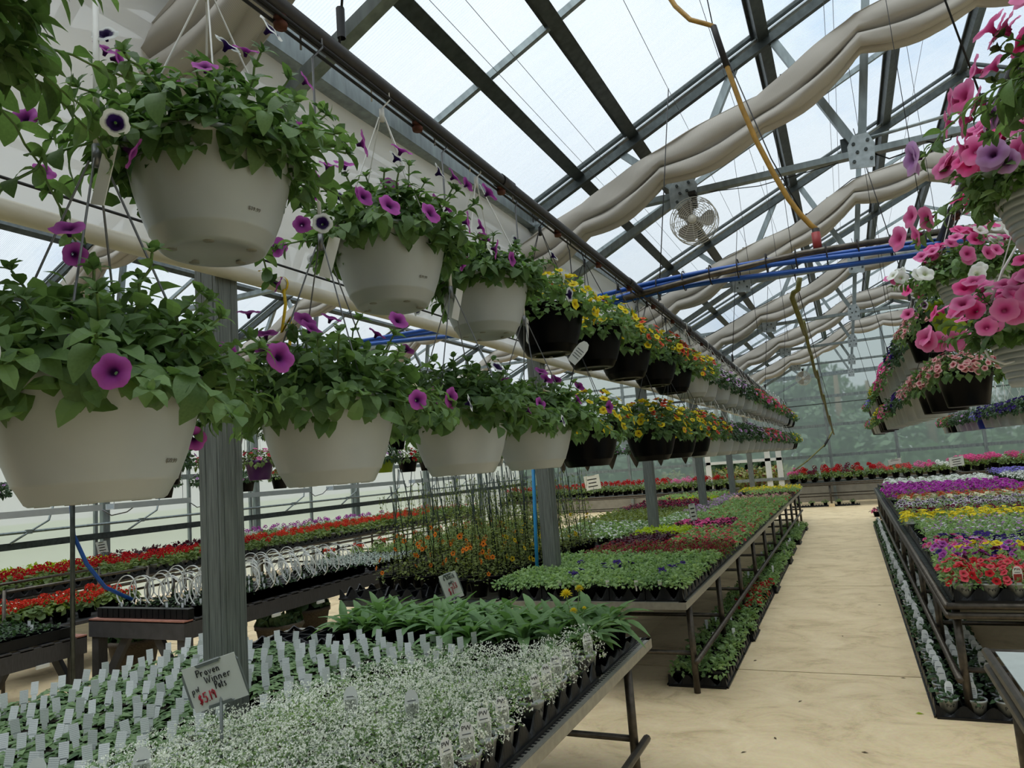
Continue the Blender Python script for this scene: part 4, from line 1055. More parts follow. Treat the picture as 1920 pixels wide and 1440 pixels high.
def band(name, meshes, what, y0, y1, xa, xb, d, z=ZT, s=1.0, grp=None, bench_='aisle bench', cat='bedding plant', cap=300):
    return field(name, meshes, f'{what} on the {bench_}', cat, grp or f'bed of {what}, {bench_}', xa, xb, y0, y1, d, d, z, s, cap)
RSP = [plant_mesh('rsp', 130+k, (POT_K, .055, .075), LEAF_G, 50, .04, .085, .09, ML_N, [('coral', 18, .032, ML), ('pinkstripe', 20, .032, ML)]) for k in range(3)]
band('red_celosia', RSP, 'spiky red and pink bedding plant', 6.75, 7.6, -2.5, -1.22, .135)
DRK = [plant_mesh('drk', 140+k, (POT_K, .055, .075), LEAF_B, 60, .05, .09, .08, ML_W) for k in range(2)]
band('dark_coleus', DRK, 'dark burgundy-leaved bedding plant', 7.6, 8.6, -2.6, -2.0, .15)
RGR = [plant_mesh('rgr', 150+k, (POT_K, .055, .075), LEAF_F, 60, .04, .09, .07, ML_W, [('coral', 3, .028, FL_LO)]) for k in range(3)]
band('red_bedding_plant', RGR, 'green bedding plant with a few red flowers', 7.6, 9.3, -1.95, -1.22, .15)
LIM = [plant_mesh('lim', 160+k, (POT_K, .055, .075), LEAF_L, 60, .045, .09, .07, ML_W) for k in range(2)]
band('lime_coleus', LIM, 'lime-leaved bedding plant', 8.65, 9.6, -2.62, -2.0, .16)
PNK = [plant_mesh('pnk', 170+k, (POT_K, .055, .075), LEAF_B, 40, .045, .09, .07, ML_W, [('hot', 9, .026, FL_LO)]) for k in range(2)]
band('pink_bedding_plant', PNK, 'bright pink flowering bedding plant over dark leaves', 9.65, 10.4, -2.2, -1.55, .15)
WHT = [plant_mesh('wht', 180+k, (POT_K, .055, .075), LEAF_F, 55, .04, .09, .07, ML_W, [('white', 8, .02, FL_LO)]) for k in range(2)]
band('white_bedding_plant', WHT, 'white and green bedding plant', 9.7, 11.6, -2.65, -2.25, .17)
GRN = [plant_mesh('grn', 190+k, (POT_K, .055, .075), LEAF_F, 55, .045, .1, .075, ML_W, [('coral', 1, .03, FL_LO)]) for k in range(3)]
band('leafy_bedding_plant', GRN, 'plain leafy bedding plant with rare red bloom', 9.35, 10.5, -1.5, -1.22, .16)
band('leafy_bedding_plant', GRN, 'plain leafy bedding plant with rare red bloom', 10.5, 14.6, -2.2, -1.22, .175, cap=160)
LIL = [plant_mesh('lil', 200+k, (POT_K, .055, .075), LEAF_F, 45, .04, .1, .09, ML_N, [('lilac', 12, .018, FL_LO)]) for k in range(2)]
band('lilac_bedding_plant', LIL, 'lilac-pink flowering bedding plant', 11.7, 16.5, -2.66, -2.3, .19)
PKR = [plant_mesh('pkr', 210+k, (POT_K, .055, .075), LEAF_F, 40, .04, .1, .08, ML_W, [('blush', 9, .024, FL_LO)]) for k in range(2)]
band('blush_bedding_plant', PKR, 'pale pink flowering bedding plant', 14.6, 15.2, -2.2, -1.22, .19)
BRG = [plant_mesh('brg', 215+k, (POT_K, .055, .075), LEAF_B, 50, .045, .1, .08, ML_W, [('burg', 4, .024, FL_LO)]) for k in range(2)]
band('burgundy_bedding_plant', BRG, 'burgundy flowering bedding plant', 15.2, 15.9, -2.2, -1.22, .19)
band('mixed_bedding_plant', GRN, 'green bedding plant towards the far end', 15.9, 17.6, -2.2, -1.22, .2)
YEL = [plant_mesh('yel', 220+k, (POT_K, .055, .075), LEAF_F, 40, .04, .1, .09, ML_W, [('yellow', 11, .026, FL_LO)]) for k in range(2)]
band('yellow_pansy', YEL, 'yellow flowering bedding plant at the far end', 17.6, 18.8, -2.5, -1.22, .19)
for x, y in ((-2.1, 5.14), (-1.98, 5.14), (-1.72, 5.14), (-1.5, 5.13), (-1.33, 5.14)):
    t = ob('plant_marker', SMALLTAG, None, TRS((x, y, ZT+.085), .2, 1, .3)); tag(t, 'small pale plant marker stuck in the front row of the aisle bench', 'plant marker', 'markers in the front row')

# ------------------------------------------------------------------ pipe bench: petunias in bands
bx0, bx1 = .56, 2.3
rp = random.Random(33)
FLM = {}
def fl_me(k, t, tn):
    if (k, tn) not in FLM:
        m = MB(); m.raw(t.V, t.F, 0, t.R, True); FLM[(k, tn)] = m.mesh('flower', PM(k))
    return FLM[(k, tn)]
def folm(seed, leaf, R=.09, H=.085, n=90, ls=.032, tpl=ML, low=-.1):
    mb = MB(); mound(random.Random(seed), mb, R, H, n, ls, tpl, 0, .085, low); return mb.mesh('foliage', leaf)
PF = [folm(300+k, LEAF_F, .095, .10, 130, .034) for k in range(4)]
def petunia_pot(name, x, y, z, cols, nf, fs, label, group, lab=None, prt=None, cat='petunia', tpl=(FL_MID, 'm'), s=1.0, pot=None, R=.095, H=.115):
    o = tag(ob(name, pot or POTW_ME, None, TRS((x, y, z), 0)), label, cat, group)
    stuff(ob('foliage', PF[rp.randrange(4)], o, TRS((0, 0, 0), rp.uniform(0, 6), s)))
    for k in range(nf):
        p, nn = dome_pt(rp, R*1.05, H, .0); c = cols[rp.randrange(len(cols))]
        ob('flower', fl_me(c, *tpl), o, fm((p.x, p.y, p.z+.09), nn+Vector((0, -.25, .35))+rdir(rp)*.4, fs*rp.uniform(.8, 1.15), rp))
    if prt is not None: with_print(o, prt, lab, .15, .092, .05)
    return o
for j in range(4):
    for i in range(10):
        x = bx0-.02+.138*i; y = 5.255+.138*j
        petunia_pot('coral_petunia', x, y, ZT+.004, ['coral', 'coral', 'red'] if j < 3 else ['coral'], 13 if j < 3 else 9, .026, f'coral petunia in a printed white pot, {ORD[i]} in the pipe bench front row' if j == 0 else f'coral red petunia on the pipe bench, {ORD[i]} from the aisle in the {ORD[j]} row', 'coral petunias in the front row' if j == 0 else 'coral petunias behind the front row', LAB_R if (j == 0 and i in (2, 3, 5, 7)) else None, .1 if j == 0 else None)
for k in range(4): tray(.545+.138+.138*3*k+.0, 5.255+.207, ZB+.004, 3, 4, .138, f'black scalloped tray of coral petunias, {ORD[k]} from the aisle end of the pipe bench', 'trays of coral petunias', .085)
for j in range(4):
    for i in range(10):
        x = bx0+.15*i; y = 5.84+.15*j
        petunia_pot('purple_petunia', x, y, ZT, ['purple', 'purple', 'burg', 'indigo'] if j < 3 else ['purple', 'yellow'], 6, .033, f'purple petunia on the pipe bench behind the coral ones, {ORD[i]} from aisle, {ORD[j]} row', 'purple petunias on the pipe bench', LAB_N if i == 0 and j == 0 else None, 1.2 if i == 0 and j == 0 else None, H=.13)
def pf_mesh(n_, seed, fl, leaf=LEAF_F, nl=50, R=.095, H=.10, ls=.036): return [plant_mesh(n_, seed+k, (POT_W, .055, .085), leaf, nl, ls, R, H, ML, fl) for k in range(3)]
PB = 'pipe bench'
def pband(name, what, y0, y1, d, fl, leaf=LEAF_F, xa=bx0-.05, xb=bx1, s=1.0, seed=400, cat='petunia', cap=300, **kw):
    return band(name, pf_mesh(name, seed, fl, leaf, **kw), what, y0, y1, xa, xb, d, ZT, s, None, PB, cat, cap)
pband('yellow_petunia', 'pale yellow petunia', 6.42, 6.72, .15, [('yellow', 7, .027, FL_MID, .2)], seed=400)
pband('star_petunia', 'violet and white speckled petunia', 6.74, 7.0, .145, [('star', 9, .022, FL_MID, .2), ('violet', 3, .022, FL_LO, .2)], seed=410, xa=.9)
pband('pink_petunia', 'magenta-pink petunia', 6.76, 7.1, .145, [('hot', 8, .026, FL_MID, .2), ('lilac', 4, .022, FL_LO, .2)], seed=420, xb=.86)
pband('indigo_petunia', 'deep indigo petunia', 7.1, 7.4, .15, [('indigo', 9, .032, FL_LO, .2)], seed=430)
pband('green_calibrachoa', 'mostly green plant with sparse pale pink flowers', 7.45, 9.1, .165, [('lilac', 3, .016, FL_LO, .4), ('white', 2, .015, FL_LO, .4)], seed=440, cat='calibrachoa', nl=75)
pband('yellow_calibrachoa', 'bright yellow calibrachoa', 9.15, 9.9, .16, [('yellow', 9, .03, FL_LO, .2)], seed=450, cat='calibrachoa')
pband('burgundy_petunia', 'burgundy petunia', 9.95, 10.6, .17, [('burg', 5, .03, FL_LO, .2)], seed=460)
pband('picotee_petunia', 'purple petunia with white rims', 10.65, 11.7, .17, [('picotee', 8, .034, FL_MID, .2)], seed=470)
pband('cream_petunia', 'cream and rose petunia', 11.75, 12.3, .18, [('cream', 6, .03, FL_LO, .2), ('coral', 2, .026, FL_LO, .2)], seed=480)
pband('orange_calibrachoa', 'coral orange calibrachoa', 12.35, 13.1, .18, [('redor', 14, .022, FL_LO, .2)], seed=490, cat='calibrachoa')
pband('magenta_petunia', 'vivid magenta petunia', 13.15, 15.3, .19, [('magenta', 20, .03, FL_LO, .1)], seed=500, H=.15, R=.115)
pband('white_petunia', 'white petunia', 15.4, 17.3, .2, [('white', 17, .03, FL_LO, .1)], seed=510, H=.15, R=.115)
pband('leafy_filler_plant', 'plain green plant', 17.4, 18.2, .2, [], LEAF_D, seed=520, cat='bedding plant', nl=70)
for j in range(13):
    for i in range(4): tray(.545+.37+.40*i, 6.2+.93*j, ZB+.001, 2, 5, .182, 'black flat added under the pipe bench petunias to block light', 'flats under the petunias', .05)  # flats added so the open deck lets less light through below
for j in range(26):
    tray(.545+.03, 5.95+.3+.47*j, ZB+.004, 1, 3, .15, f'narrow black tray at the aisle edge of the pipe bench', 'edge trays of the pipe bench', .08)
# side bench
ALY = [plant_mesh('aly', 530+k, (POT_K, .055, .08), LEAF_D, 45, .035, .1, .1, ML, [('white', 24, .016, FL_LO, .2)]) for k in range(2)]
band('white_alyssum', ALY, 'mounded white alyssum', 14.2, 18.6, 2.9, 4.5, .22, ZT, 1.15, None, 'side bench', 'alyssum')
VIO = [plant_mesh('vio', 540+k, (POT_K, .055, .08), LEAF_D, 40, .035, .1, .1, ML, [('violet', 16, .022, FL_LO, .2)]) for k in range(2)]
band('violet_verbena', VIO, 'violet flowering plant', 18.7, 20.3, 2.85, 3.9, .22, ZT, 1.2, None, 'side bench', 'verbena')
SCA = [plant_mesh('sca', 545+k, (POT_K, .055, .08), LEAF_D, 40, .035, .1, .1, ML, [('scarlet', 9, .022, FL_LO, .2)]) for k in range(2)]
band('scarlet_verbena', SCA, 'scarlet flowering plant', 14.2, 18.6, 4.55, 4.8, .24, ZT, 1.1, None, 'side bench', 'verbena')
# cross bench geraniums and the tall hot pink ones
rg = random.Random(44)
GEC = {c: [geranium_mesh('g'+c, 600+7*i+k, c, (POT_K, .085, .14), .15, .15, 60, 4, .05) for k in range(2)] for i, c in enumerate(('hot', 'red', 'scarlet', 'coral', 'redor', 'white', 'pink', 'burg'))}
CN = dict(hot='hot pink', red='dark red', scarlet='scarlet', coral='coral', redor='salmon orange', white='white', pink='rose pink', burg='burgundy')
row = ['hot', 'red', 'burg', 'red', 'red', 'burg', 'red', 'red', 'coral', 'redor', 'coral', 'pink', 'hot', 'white', 'hot', 'red', 'red', 'white', 'white', 'red', 'hot', 'hot', 'hot']
for i, c in enumerate(row):
    for j in range(3):
        put(CN[c].replace(' ', '_')+'_geranium', GEC[c], -1.58+.3*i+rg.uniform(-.03, .03), 22.55+.42*j, ZT, f'{CN[c]} geranium in a black pot on the far cross bench', 'geranium', f'{CN[c]} geraniums on the cross bench', 1.0+.1*j)
t = bench('tall_geranium_bench', 'raised pipe bench of hot pink geraniums near the far end', 2.5, 5.9, 20.9, 22.1, .82, True, [21.0, 22.0])
for i in range(11):
    for j in range(3):
        c = 'hot' if i < 8 else 'scarlet'
        put(('hot_pink' if i < 8 else 'scarlet')+'_geranium', GEC[c], 2.62+.3*i, 21.05+.4*j, .83, f'{CN[c]} geranium on the raised bench beyond the petunias', 'geranium', f'{CN[c]} geraniums on the raised bench', 1.15)

# ------------------------------------------------------------------ trays on the floor along the aisle
rfl = random.Random(55)
LOWL = [folm(700+k, LEAF_D, .065, .05, 34, .045, ML_W, .0) for k in range(4)]
ntr = 0
for j in range(25):
    y0 = 5.27+.463*j
    tray(.52, y0+.15, .001, 3, 3, .152, f'black floor tray of white pots beneath the pipe bench, {ORD[j]} from its near end', 'floor trays beneath the pipe bench', .08)
    for i in range(3):
        for q in range(3):
            x = .37+.152*i; y = y0+.15*q
            if y > 16.6: continue
            o = tag(ob('labelled_pot_plant', POTW_ME, None, TRS((x, y, .012))), f'low green plant in a white printed pot, {ORD[i]} in the first row of floor trays' if (j == 0 and q == 0) else 'low green plant with a white label in the floor trays beneath the pipe bench', 'potted plant', 'first row of labelled floor pots' if (j == 0 and q == 0) else 'labelled pots on the floor beneath the pipe bench')
            ob('foliage', LOWL[rfl.randrange(4)], o, TRS((0, 0, 0), rfl.uniform(0, 6), rfl.uniform(.8, 1.1)))
            l = ob('plant_label', LAB_N, o, Matrix.Translation((rfl.uniform(-.015, .015), .03, .085)) @ Matrix.Rotation(rfl.uniform(-.3, .3), 4, 'Z') @ Matrix.Rotation(-.3+rfl.uniform(-.18, .15), 4, 'X') @ Matrix.Diagonal((.92, 1, .88, 1)))
            if j == 0 and q == 0: with_print(o, 0.12)
GF = [folm(720+k, LEAF_F, .075, .075, 45, .045, ML_W, .0) for k in range(4)]
GFR = [plant_mesh('gfr', 730+k, (POT_K, .055, .085), LEAF_F, 45, .04, .08, .075, ML_W, [('red', 5, .026, FL_LO, .3)]) for k in range(2)]
for j in range(25):
    y0 = 5.59+.463*j
    if y0 > 16.6 or j in (14, 17): continue
    sh = .03 if j % 5 == 3 else 0
    tray(-1.225+sh, y0+.15, .001, 3, 3, .142, f'black floor tray of green plants under the aisle bench, {ORD[j]} from its near end', 'floor trays under the aisle bench', .085)
    for i in range(3):
        for q in range(3):
            x = -1.367+.142*i+sh; y = y0+.15*q
            if 7.9 < y < 9.4 and i > 0:
                put('red_flowered_floor_plant', GFR, x, y, .012, 'red flowering plant in the floor trays under the aisle bench', 'potted plant', 'red plants on the floor under the aisle bench'); continue
            o = tag(ob('green_floor_plant', POTK_ME, None, TRS((x, y, .006))), 'leafy green plant in the floor trays under the aisle bench', 'potted plant', 'green plants on the floor under the aisle bench')
            ob('foliage', GF[rfl.randrange(4)], o, TRS((0, 0, -.01), rfl.uniform(0, 6), rfl.uniform(.9, 1.15)))
            if rfl.random() < .16: ob('tag', SMALLTAG, o, Matrix.Translation((0, 0, .14)) @ Matrix.Rotation(rfl.uniform(-.5, .8), 4, 'Z') @ Matrix.Rotation(rfl.uniform(-.4, .4), 4, 'X'))
for i, x in enumerate(np.arange(-1.5, .1, .36)): 
    tray(x, 22.55, .001, 5, 2, .07, f'black tray on the floor below the cross bench, {ORD[i]} from its open end', 'floor trays below the cross bench', .06)
    put('low_green_plant', BAC, x, 22.55, .02, 'low green plant in a tray below the cross bench', 'bedding plant', 'low plants below the cross bench')
put('pink_floor_plant', PNK, .42, 18.75, .0, 'single pink flowering pot on the floor at the far end of the pipe bench', 'potted plant', None, 1.4)
m = MB(); m.raw([(-.02, 0, .003), (.0, -.012, .006), (.03, .0, .003), (0, .014, .008), (.012, .03, .004), (-.012, .024, .004)], [(0, 1, 2, 3), (3, 4, 5)]); LITT = m.mesh('fallen_leaf', LEAF_L)
m = MB(); m.raw([(-.02, 0, .002), (.0, -.006, .006), (.02, .0, .002), (0, .008, .004)], [(0, 1, 2, 3)]); LIT2 = m.mesh('fallen_leaf', BARK)
tag(ob('fallen_leaf', LITT, None, TRS((.20, 5.25, .0))), 'yellow-green fallen leaf on the concrete beside the white floor pots', 'leaf')
for i, (x, y) in enumerate(((.16, 6.0), (-.5, 5.35), (-.6, 4.65), (-.12, 4.55), (-.9, 6.3), (-.25, 7.2), (.1, 8.6), (-.75, 4.4))):
    tag(ob('fallen_leaf', LIT2, None, TRS((x, y, .0), i)), 'tiny dry brown leaf scrap lying on the aisle concrete', 'leaf', 'leaf scraps on the aisle')

# ------------------------------------------------------------------ vine bench: thunbergias on canes
rv = random.Random(66)
m = MB(); potm(m, .085, .14, 0, 14, 1); VPOT = m.mesh('climbing_thunbergia', [POT_K, SOIL])
VIN = []
for k in range(5):
    g = random.Random(800+k); mb = MB()
    for _ in range(150):
        a = g.uniform(0, 6.28); z = .12+.55*g.random()**1.7; r = .10*(1-z*.4)*g.uniform(.3, 1.25); d = Vector((math.cos(a), math.sin(a), g.uniform(-.5, .5)))
        mb.inst(ML_W, lm((r*math.cos(a), r*math.sin(a), z), d, (0, 0, 1), g.uniform(.025, .05)), 0)
    for q in range(3):
        a = q*2.1+g.random(); P = [(.05*math.cos(a+t*3)*(1-t*.3), .05*math.sin(a+t*3)*(1-t*.3), .14+t*.8) for t in np.linspace(0, 1, 14)]
        mb.tube(P, .002, 3, 0, False)
        for p in P[5:]: mb.inst(ML_W, lm(p, rdir(g), (0, 0, 1), g.uniform(.018, .032)), 0); mb.inst(ML_W, lm(p, rdir(g), (0, 0, 1), g.uniform(.018, .032)), 0)
    VIN.append(mb.mesh('vine', LEAF_T))
m = MB(); m.tube([(0, 0, 0), (0, 0, 1.0)], .0042, 5); CANE = m.mesh('cane', STAKE)
m = MB(); m.raw(FL_DAISY.V, FL_DAISY.F, 0, FL_DAISY.R); VPT = {}
def vfl(c):
    if c not in VPT:
        t = flower_tpl(10, 5, .35, [(.05, -.3, 0), (.24, -.02, .15), (.30, 0, .5), (1.0, .03, 1.0)], .06, .22); mm = MB(); mm.raw(t.V, t.F, 0, t.R); VPT[c] = mm.mesh('flower', mat_petal('petal_eye_'+c, '#1c0704', '#1c0704', '#ea8028' if c == 'orange' else '#ecc92c', .28, .36))
    return VPT[c]
ZV = .675; vi = 0
for j in range(13):
    for i in range(6):
        x = -2.93-.225*i; y = 5.42+.235*j
        if j == 0 and i > 1: continue
        if j == 1 and i in (4,): pass
        yel = (i < 2 and j > 2) or (j > 6 and i < 4)
        front = j < 2
        o = tag(ob('climbing_thunbergia', VPOT, None, TRS((x+rv.uniform(-.02, .02), y+rv.uniform(-.02, .02), ZV))), f'{"yellow" if yel else "orange"} black-eyed climber on the vine bench, {ORD[i]} from the aisle in the {ORD[j]} row', 'climbing plant', ('yellow' if yel else 'orange')+' climbers in the '+('front rows' if front else 'back rows'))
        stuff(ob('vine', VIN[rv.randrange(5)], o, TRS((0, 0, 0), rv.uniform(0, 6), rv.uniform(.85, 1.05))))
        if not (j == 0):
            for q in range(2 if (i+j) % 3 else 1):
                a = q*2.1+rv.random(); ob('cane', CANE, o, Matrix.Translation((.05*math.cos(a), .05*math.sin(a), .06)) @ Matrix.Rotation(rv.uniform(-.15, .15), 4, 'X') @ Matrix.Rotation(rv.uniform(-.17, .10), 4, 'Y') @ Matrix.Diagonal((1, 1, rv.uniform(.85, 1.08), 1)))
        for q in range(4 if front else 2):
            a = rv.uniform(0, 6.28); z = rv.uniform(.14, .52); r = .10*rv.uniform(.8, 1.3); nn = Vector((math.cos(a), math.sin(a)-.7, .35)); ob('flower', vfl('yellow' if yel else 'orange'), o, fm((r*math.cos(a), r*math.sin(a)-.02, z), nn, rv.uniform(.021, .029), rv))
for i, x in enumerate((-4.05, -3.62)): tray(x, 5.37, ZV, 3, 2, .145, ('empty black scalloped tray at the corner of the vine bench', 'empty black scalloped tray behind the 7.33 price sign')[i], 'empty trays on the vine bench', .095)
CLU = [plant_mesh('clu', 850+k, (POT_K, .06, .08), LEAF_F, 50, .045, .11, .1, ML_W, [('coral', 5, .03, FL_LO)]) for k in range(2)]
VB = 'vine bench'
band('pink_coleus', [plant_mesh('pco', 860+k, (POT_K, .06, .08), LEAF_B, 30, .05, .11, .1, ML_W, [('hot', 10, .035, ML), ('coral', 8, .03, ML)]) for k in range(2)], 'pink and green coleus far along', 13.4, 15.4, -4.2, -2.8, .24, .675, 1.1, None, VB, 'coleus')
band('olive_coleus', [plant_mesh('oco', 870+k, (POT_K, .06, .08), LEAF_T, 50, .05, .11, .09, ML_W) for k in range(2)], 'olive green coleus far along', 11.0, 13.3, -4.2, -2.8, .24, .675, 1.1, None, VB, 'coleus')
band('white_small_plant', WHT, 'small white flowering plant', 8.9, 10.9, -4.1, -2.8, .22, .675, 1.0, None, VB, 'bedding plant')
band('lime_far_plant', LIM, 'lime-leaved plant at the far end', 15.6, 16.4, -3.6, -2.8, .24, .675, 1.1, None, VB, 'coleus')
band('green_far_plant', GRN, 'leafy plant at the far end', 16.5, 18.3, -4.2, -2.8, .25, .675, 1.1, None, VB, 'bedding plant')
# a far row of geraniums in the neighbouring house
t = bench('far_geranium_bench', 'bench of dark red geraniums in the neighbouring house towards the end wall', -10.3, -3.0, 20.6, 21.7, .72, True, [20.7, 21.6])
for i in range(24):
    for j in range(2):
        c = 'pink' if i in (4, 5) else 'red'
        put(CN[c].replace(' ', '_')+'_geranium', GEC[c], -3.15-.3*i, 20.8+.45*j, .73, f'{CN[c]} geranium on the far bench of the neighbouring house', 'geranium', f'{CN[c]} geraniums on the far neighbouring bench', 1.1)

# ------------------------------------------------------------------ hoop bench
rh = random.Random(77)
SEEDB = [plant_mesh('seed', 900+k, (POT_K, .045, .07), LEAF_D, 22, .03, .045, .03, ML_W) for k in range(3)]
m = MB(); P = [(.098*math.sin(a), 0, .125-.125*math.cos(a)+.0) for a in np.linspace(.55, 2*PI-.55, 26)]
V = []; Fc = []
for x, y, z in P: V += [(x, -.007, z), (x, .007, z), (x*.95, .007, .12+(z-.12)*.95), (x*.95, -.007, .12+(z-.12)*.95)]
for i in range(len(P)-1):
    for k in range(4): Fc.append((i*4+k, i*4+(k+1) % 4, (i+1)*4+(k+1) % 4, (i+1)*4+k))
m.raw(V, Fc); HOOPM = m.mesh('plant_hoop', HOOP)
for j in range(13):
    for i in range(6):
        x = -6.05+.19*i; y = 4.42+.185*j
        put('hoop_bench_seedling', SEEDB, x, y, .70, 'tiny green seedling under the white hoops on the charcoal timber bench', 'seedling', 'seedlings under the white hoops')
        tag(ob('plant_hoop', HOOPM, None, Matrix.Translation((x+rh.uniform(-.02, .02), y+.02, .765)) @ Matrix.Rotation(rh.uniform(.25, .5), 4, 'Z') @ Matrix.Rotation(rh.uniform(-.1, .1), 4, 'X') @ Matrix.Diagonal((1, 1, rh.uniform(.95, 1.1), 1))), 'white plastic hoop standing in a seedling tray on the charcoal timber bench', 'hoop', 'white hoops on the timber bench')
        if rh.random() < .5 and i < 5: tag(ob('hoop_bench_tag', SMALLTAG, None, TRS((x+.09, y-.08, .765), rh.uniform(-.2, .6), .8)), 'small pale tag among the white hoops', 'tag', 'tags among the white hoops')
m = MB()
for k in range(20): m.lathe([(.001, 0), (.027, 0), (.036, .08), (.033, .08)], 8, 0, False, (-.0, -1.18+.124*k, 0))
EDGE = None
for side in range(1):
    for j in range(8):
        mb = MB()
        for k in range(4): 
            for q in range(2): mb.box((-.03, -.105+.07*k, .04), (.058, .062, .078)); mb.box((-.03, -.105+.07*k, .079), (.066, .07, .004))
        tag(ob('plug_tray', mb.mesh('plug_tray', TRAY_K), None, Matrix.Translation((-5.05, 4.5+.285*j, .70))), f'black plug tray along the hoop bench side, {ORD[j]} from its near end', 'tray', 'plug trays beside the hoops')
for j in range(4):
    mb = MB()
    for k in range(4): mb.box((-.105+.07*k, .03, .04), (.062, .058, .078)); mb.box((-.105+.07*k, .03, .079), (.07, .066, .004))
    tag(ob('plug_tray', mb.mesh('plug_tray', TRAY_K), None, Matrix.Translation((-6.02+.285*j, 4.25, .70))), f'black plug tray at the near end of the hoop bench, {ORD[j]} along', 'tray', 'plug trays at the near end of the hoop bench')
SIL = [plant_mesh('sil', 910+k, (POT_K, .045, .07), LEAF_S, 40, .028, .07, .05, ML_W) for k in range(2)]
band('dusty_miller', SIL, 'silver-white foliage plant', 6.8, 7.7, -6.1, -5.08, .14, .70, 1.0, None, 'hoop bench', 'bedding plant')
band('green_plug', [plant_mesh('gpl', 915+k, (POT_K, .05, .07), LEAF_F, 45, .03, .085, .06, ML) for k in range(2)], 'small fresh green plant past the silver ones', 7.8, 12.2, -6.1, -5.08, .19, .70, 1.1, None, 'hoop bench', 'bedding plant')
REDB = [geranium_mesh('redb', 920+k, 'scarlet', (POT_K, .06, .09), .1, .08, 40, 3, .035) for k in range(2)]
for i in range(9): put('scarlet_geranium', REDB, -6.15-.02*i, 7.4+.55*i, .70, 'small scarlet geranium at the wall side of the hoop bench', 'geranium', 'scarlet geraniums on the hoop bench')
# low bench tray
rl = random.Random(88)
m = MB(); m.box((0, 0, .004), (1.16, 1.5, .008)); 
for s in (-1, 1): m.box((s*.58, 0, .04), (.012, 1.5, .08)); m.box((0, s*.75, .04), (1.17, .012, .08))
tag(ob('seedling_tray', m.mesh('seedling_tray', TRAY_K), None, Matrix.Translation((-6.62, 3.2, .612))), 'large black tray of tiny seedlings on the low timber bench', 'tray')
for j in range(11):
    for i in range(9):
        x = -7.1+.125*i; y = 2.55+.128*j
        put('tiny_seedling', SEEDB, x, y, .622, 'tiny pale green seedling in the large tray on the low timber bench', 'seedling', 'tiny seedlings on the low bench', 1.25)
        if (i+j*2) % 5 == 0: tag(ob('low_bench_tag', SMALLTAG, None, TRS((x+.05, y, .70), .6, .9)), 'small white tag in the large tray on the low timber bench', 'tag', 'tags on the low bench')
tag(ob('pale_bloom', fl_me('white', FL_MID, 'm'), None, fm((-6.75, 3.3, .72), (0, -.3, 1), .03)), 'single pale bloom among the tiny seedlings on the low bench', 'flower')
# geranium bench
for ci_, (c, y0, y1, xa, xb) in enumerate((('red', 3.4, 9.2, -9.75, -8.85), ('scarlet', 9.3, 14.2, -9.75, -8.85))):
    GM = [geranium_mesh('gg'+c, 940+ci_*5+k, c, (POT_W, .06, .10), .13, .12, 60, 2, .045) for k in range(3)]
    band(CN[c].replace(' ', '_')+'_geranium', GM, f'{CN[c]} geranium in a white pot', y0, y1, xa, xb, .235, ZT, 1.0, f'{CN[c]} geraniums on the geranium bench', 'geranium bench', 'geranium')
for c, y0, y1, k in (('lime', 4.2, 7.2, 0), ('burg', 7.3, 9.0, 1), ('white', 9.3, 13.8, 2)):
    if k == 0: band('lime_coleus', [plant_mesh('lc', 960, (POT_K, .06, .09), LEAF_L, 50, .055, .13, .1, ML_W)], 'lime coleus behind the red geraniums', y0, y1, -10.6, -9.95, .26, ZT, 1.2, None, 'geranium bench', 'coleus')
    if k == 1: band('dark_coleus', [plant_mesh('dc', 961, (POT_K, .06, .09), LEAF_B, 50, .055, .13, .12, ML_W)], 'dark coleus behind the red geraniums', y0, y1, -10.6, -9.95, .26, ZT, 1.2, None, 'geranium bench', 'coleus')
    if k == 2: band('white_geranium', [geranium_mesh('gw', 962, ['white', 'magenta'], (POT_W, .06, .1), .14, .13, 50, 1, .045)], 'white and purple geranium behind the scarlet ones', y0, y1, -10.6, -9.95, .26, ZT, 1.1, None, 'geranium bench', 'geranium')
band('late_geranium_plant', [geranium_mesh('gl', 965, ['scarlet'], (POT_W, .06, .1), .14, .13, 60, 1, .03)], 'mostly green geranium at the far end', 14.3, 16.3, -10.5, -8.9, .28, ZT, 1.1, None, 'geranium bench', 'geranium')
for k in range(28): tray(-8.82, 3.6+.47*k, ZB+.004, 1, 3, .155, 'black scalloped tray at the edge of the geranium bench', 'trays along the geranium bench', .09)
# low cart of scarlet geraniums and the big floor pots under the hoop bench
t = thing('plant_cart', 'low dark cart of scarlet geraniums behind the low bench', 'cart', (-7.75, 4.9, 0))
m = MB(); m.box((0, 0, .50), (.9, 1.6, .03)); ob('shelf', m.mesh('shelf', WOODK), t)
for s in (-1, 1):
    for e in (-1, 1):
        m = MB(); m.tube([(s*.42, e*.76, 0), (s*.42, e*.76, .95)], .018, 6); ob('leg', m.mesh('leg', PIPE_D), t)
    m = MB(); m.tube([(s*.42, -.76, .93), (s*.42, .76, .93)], .016, 6); ob('rail', m.mesh('rail', PIPE_D), t)
for j in range(6):
    for i in range(3): put('scarlet_geranium', REDB, -8.05+.28*i, 4.25+.26*j, .515, 'scarlet geranium on the low dark cart', 'geranium', 'scarlet geraniums on the cart', 1.3)
m = MB(); m.lathe([(.001, 0), (.15, 0), (.22, .36), (.235, .36), (.235, .40), (.2, .40)], 20, 0); m.disc(.21, .37, 20, 1); WPOT = m.mesh('pot', [WICKER, SOIL])
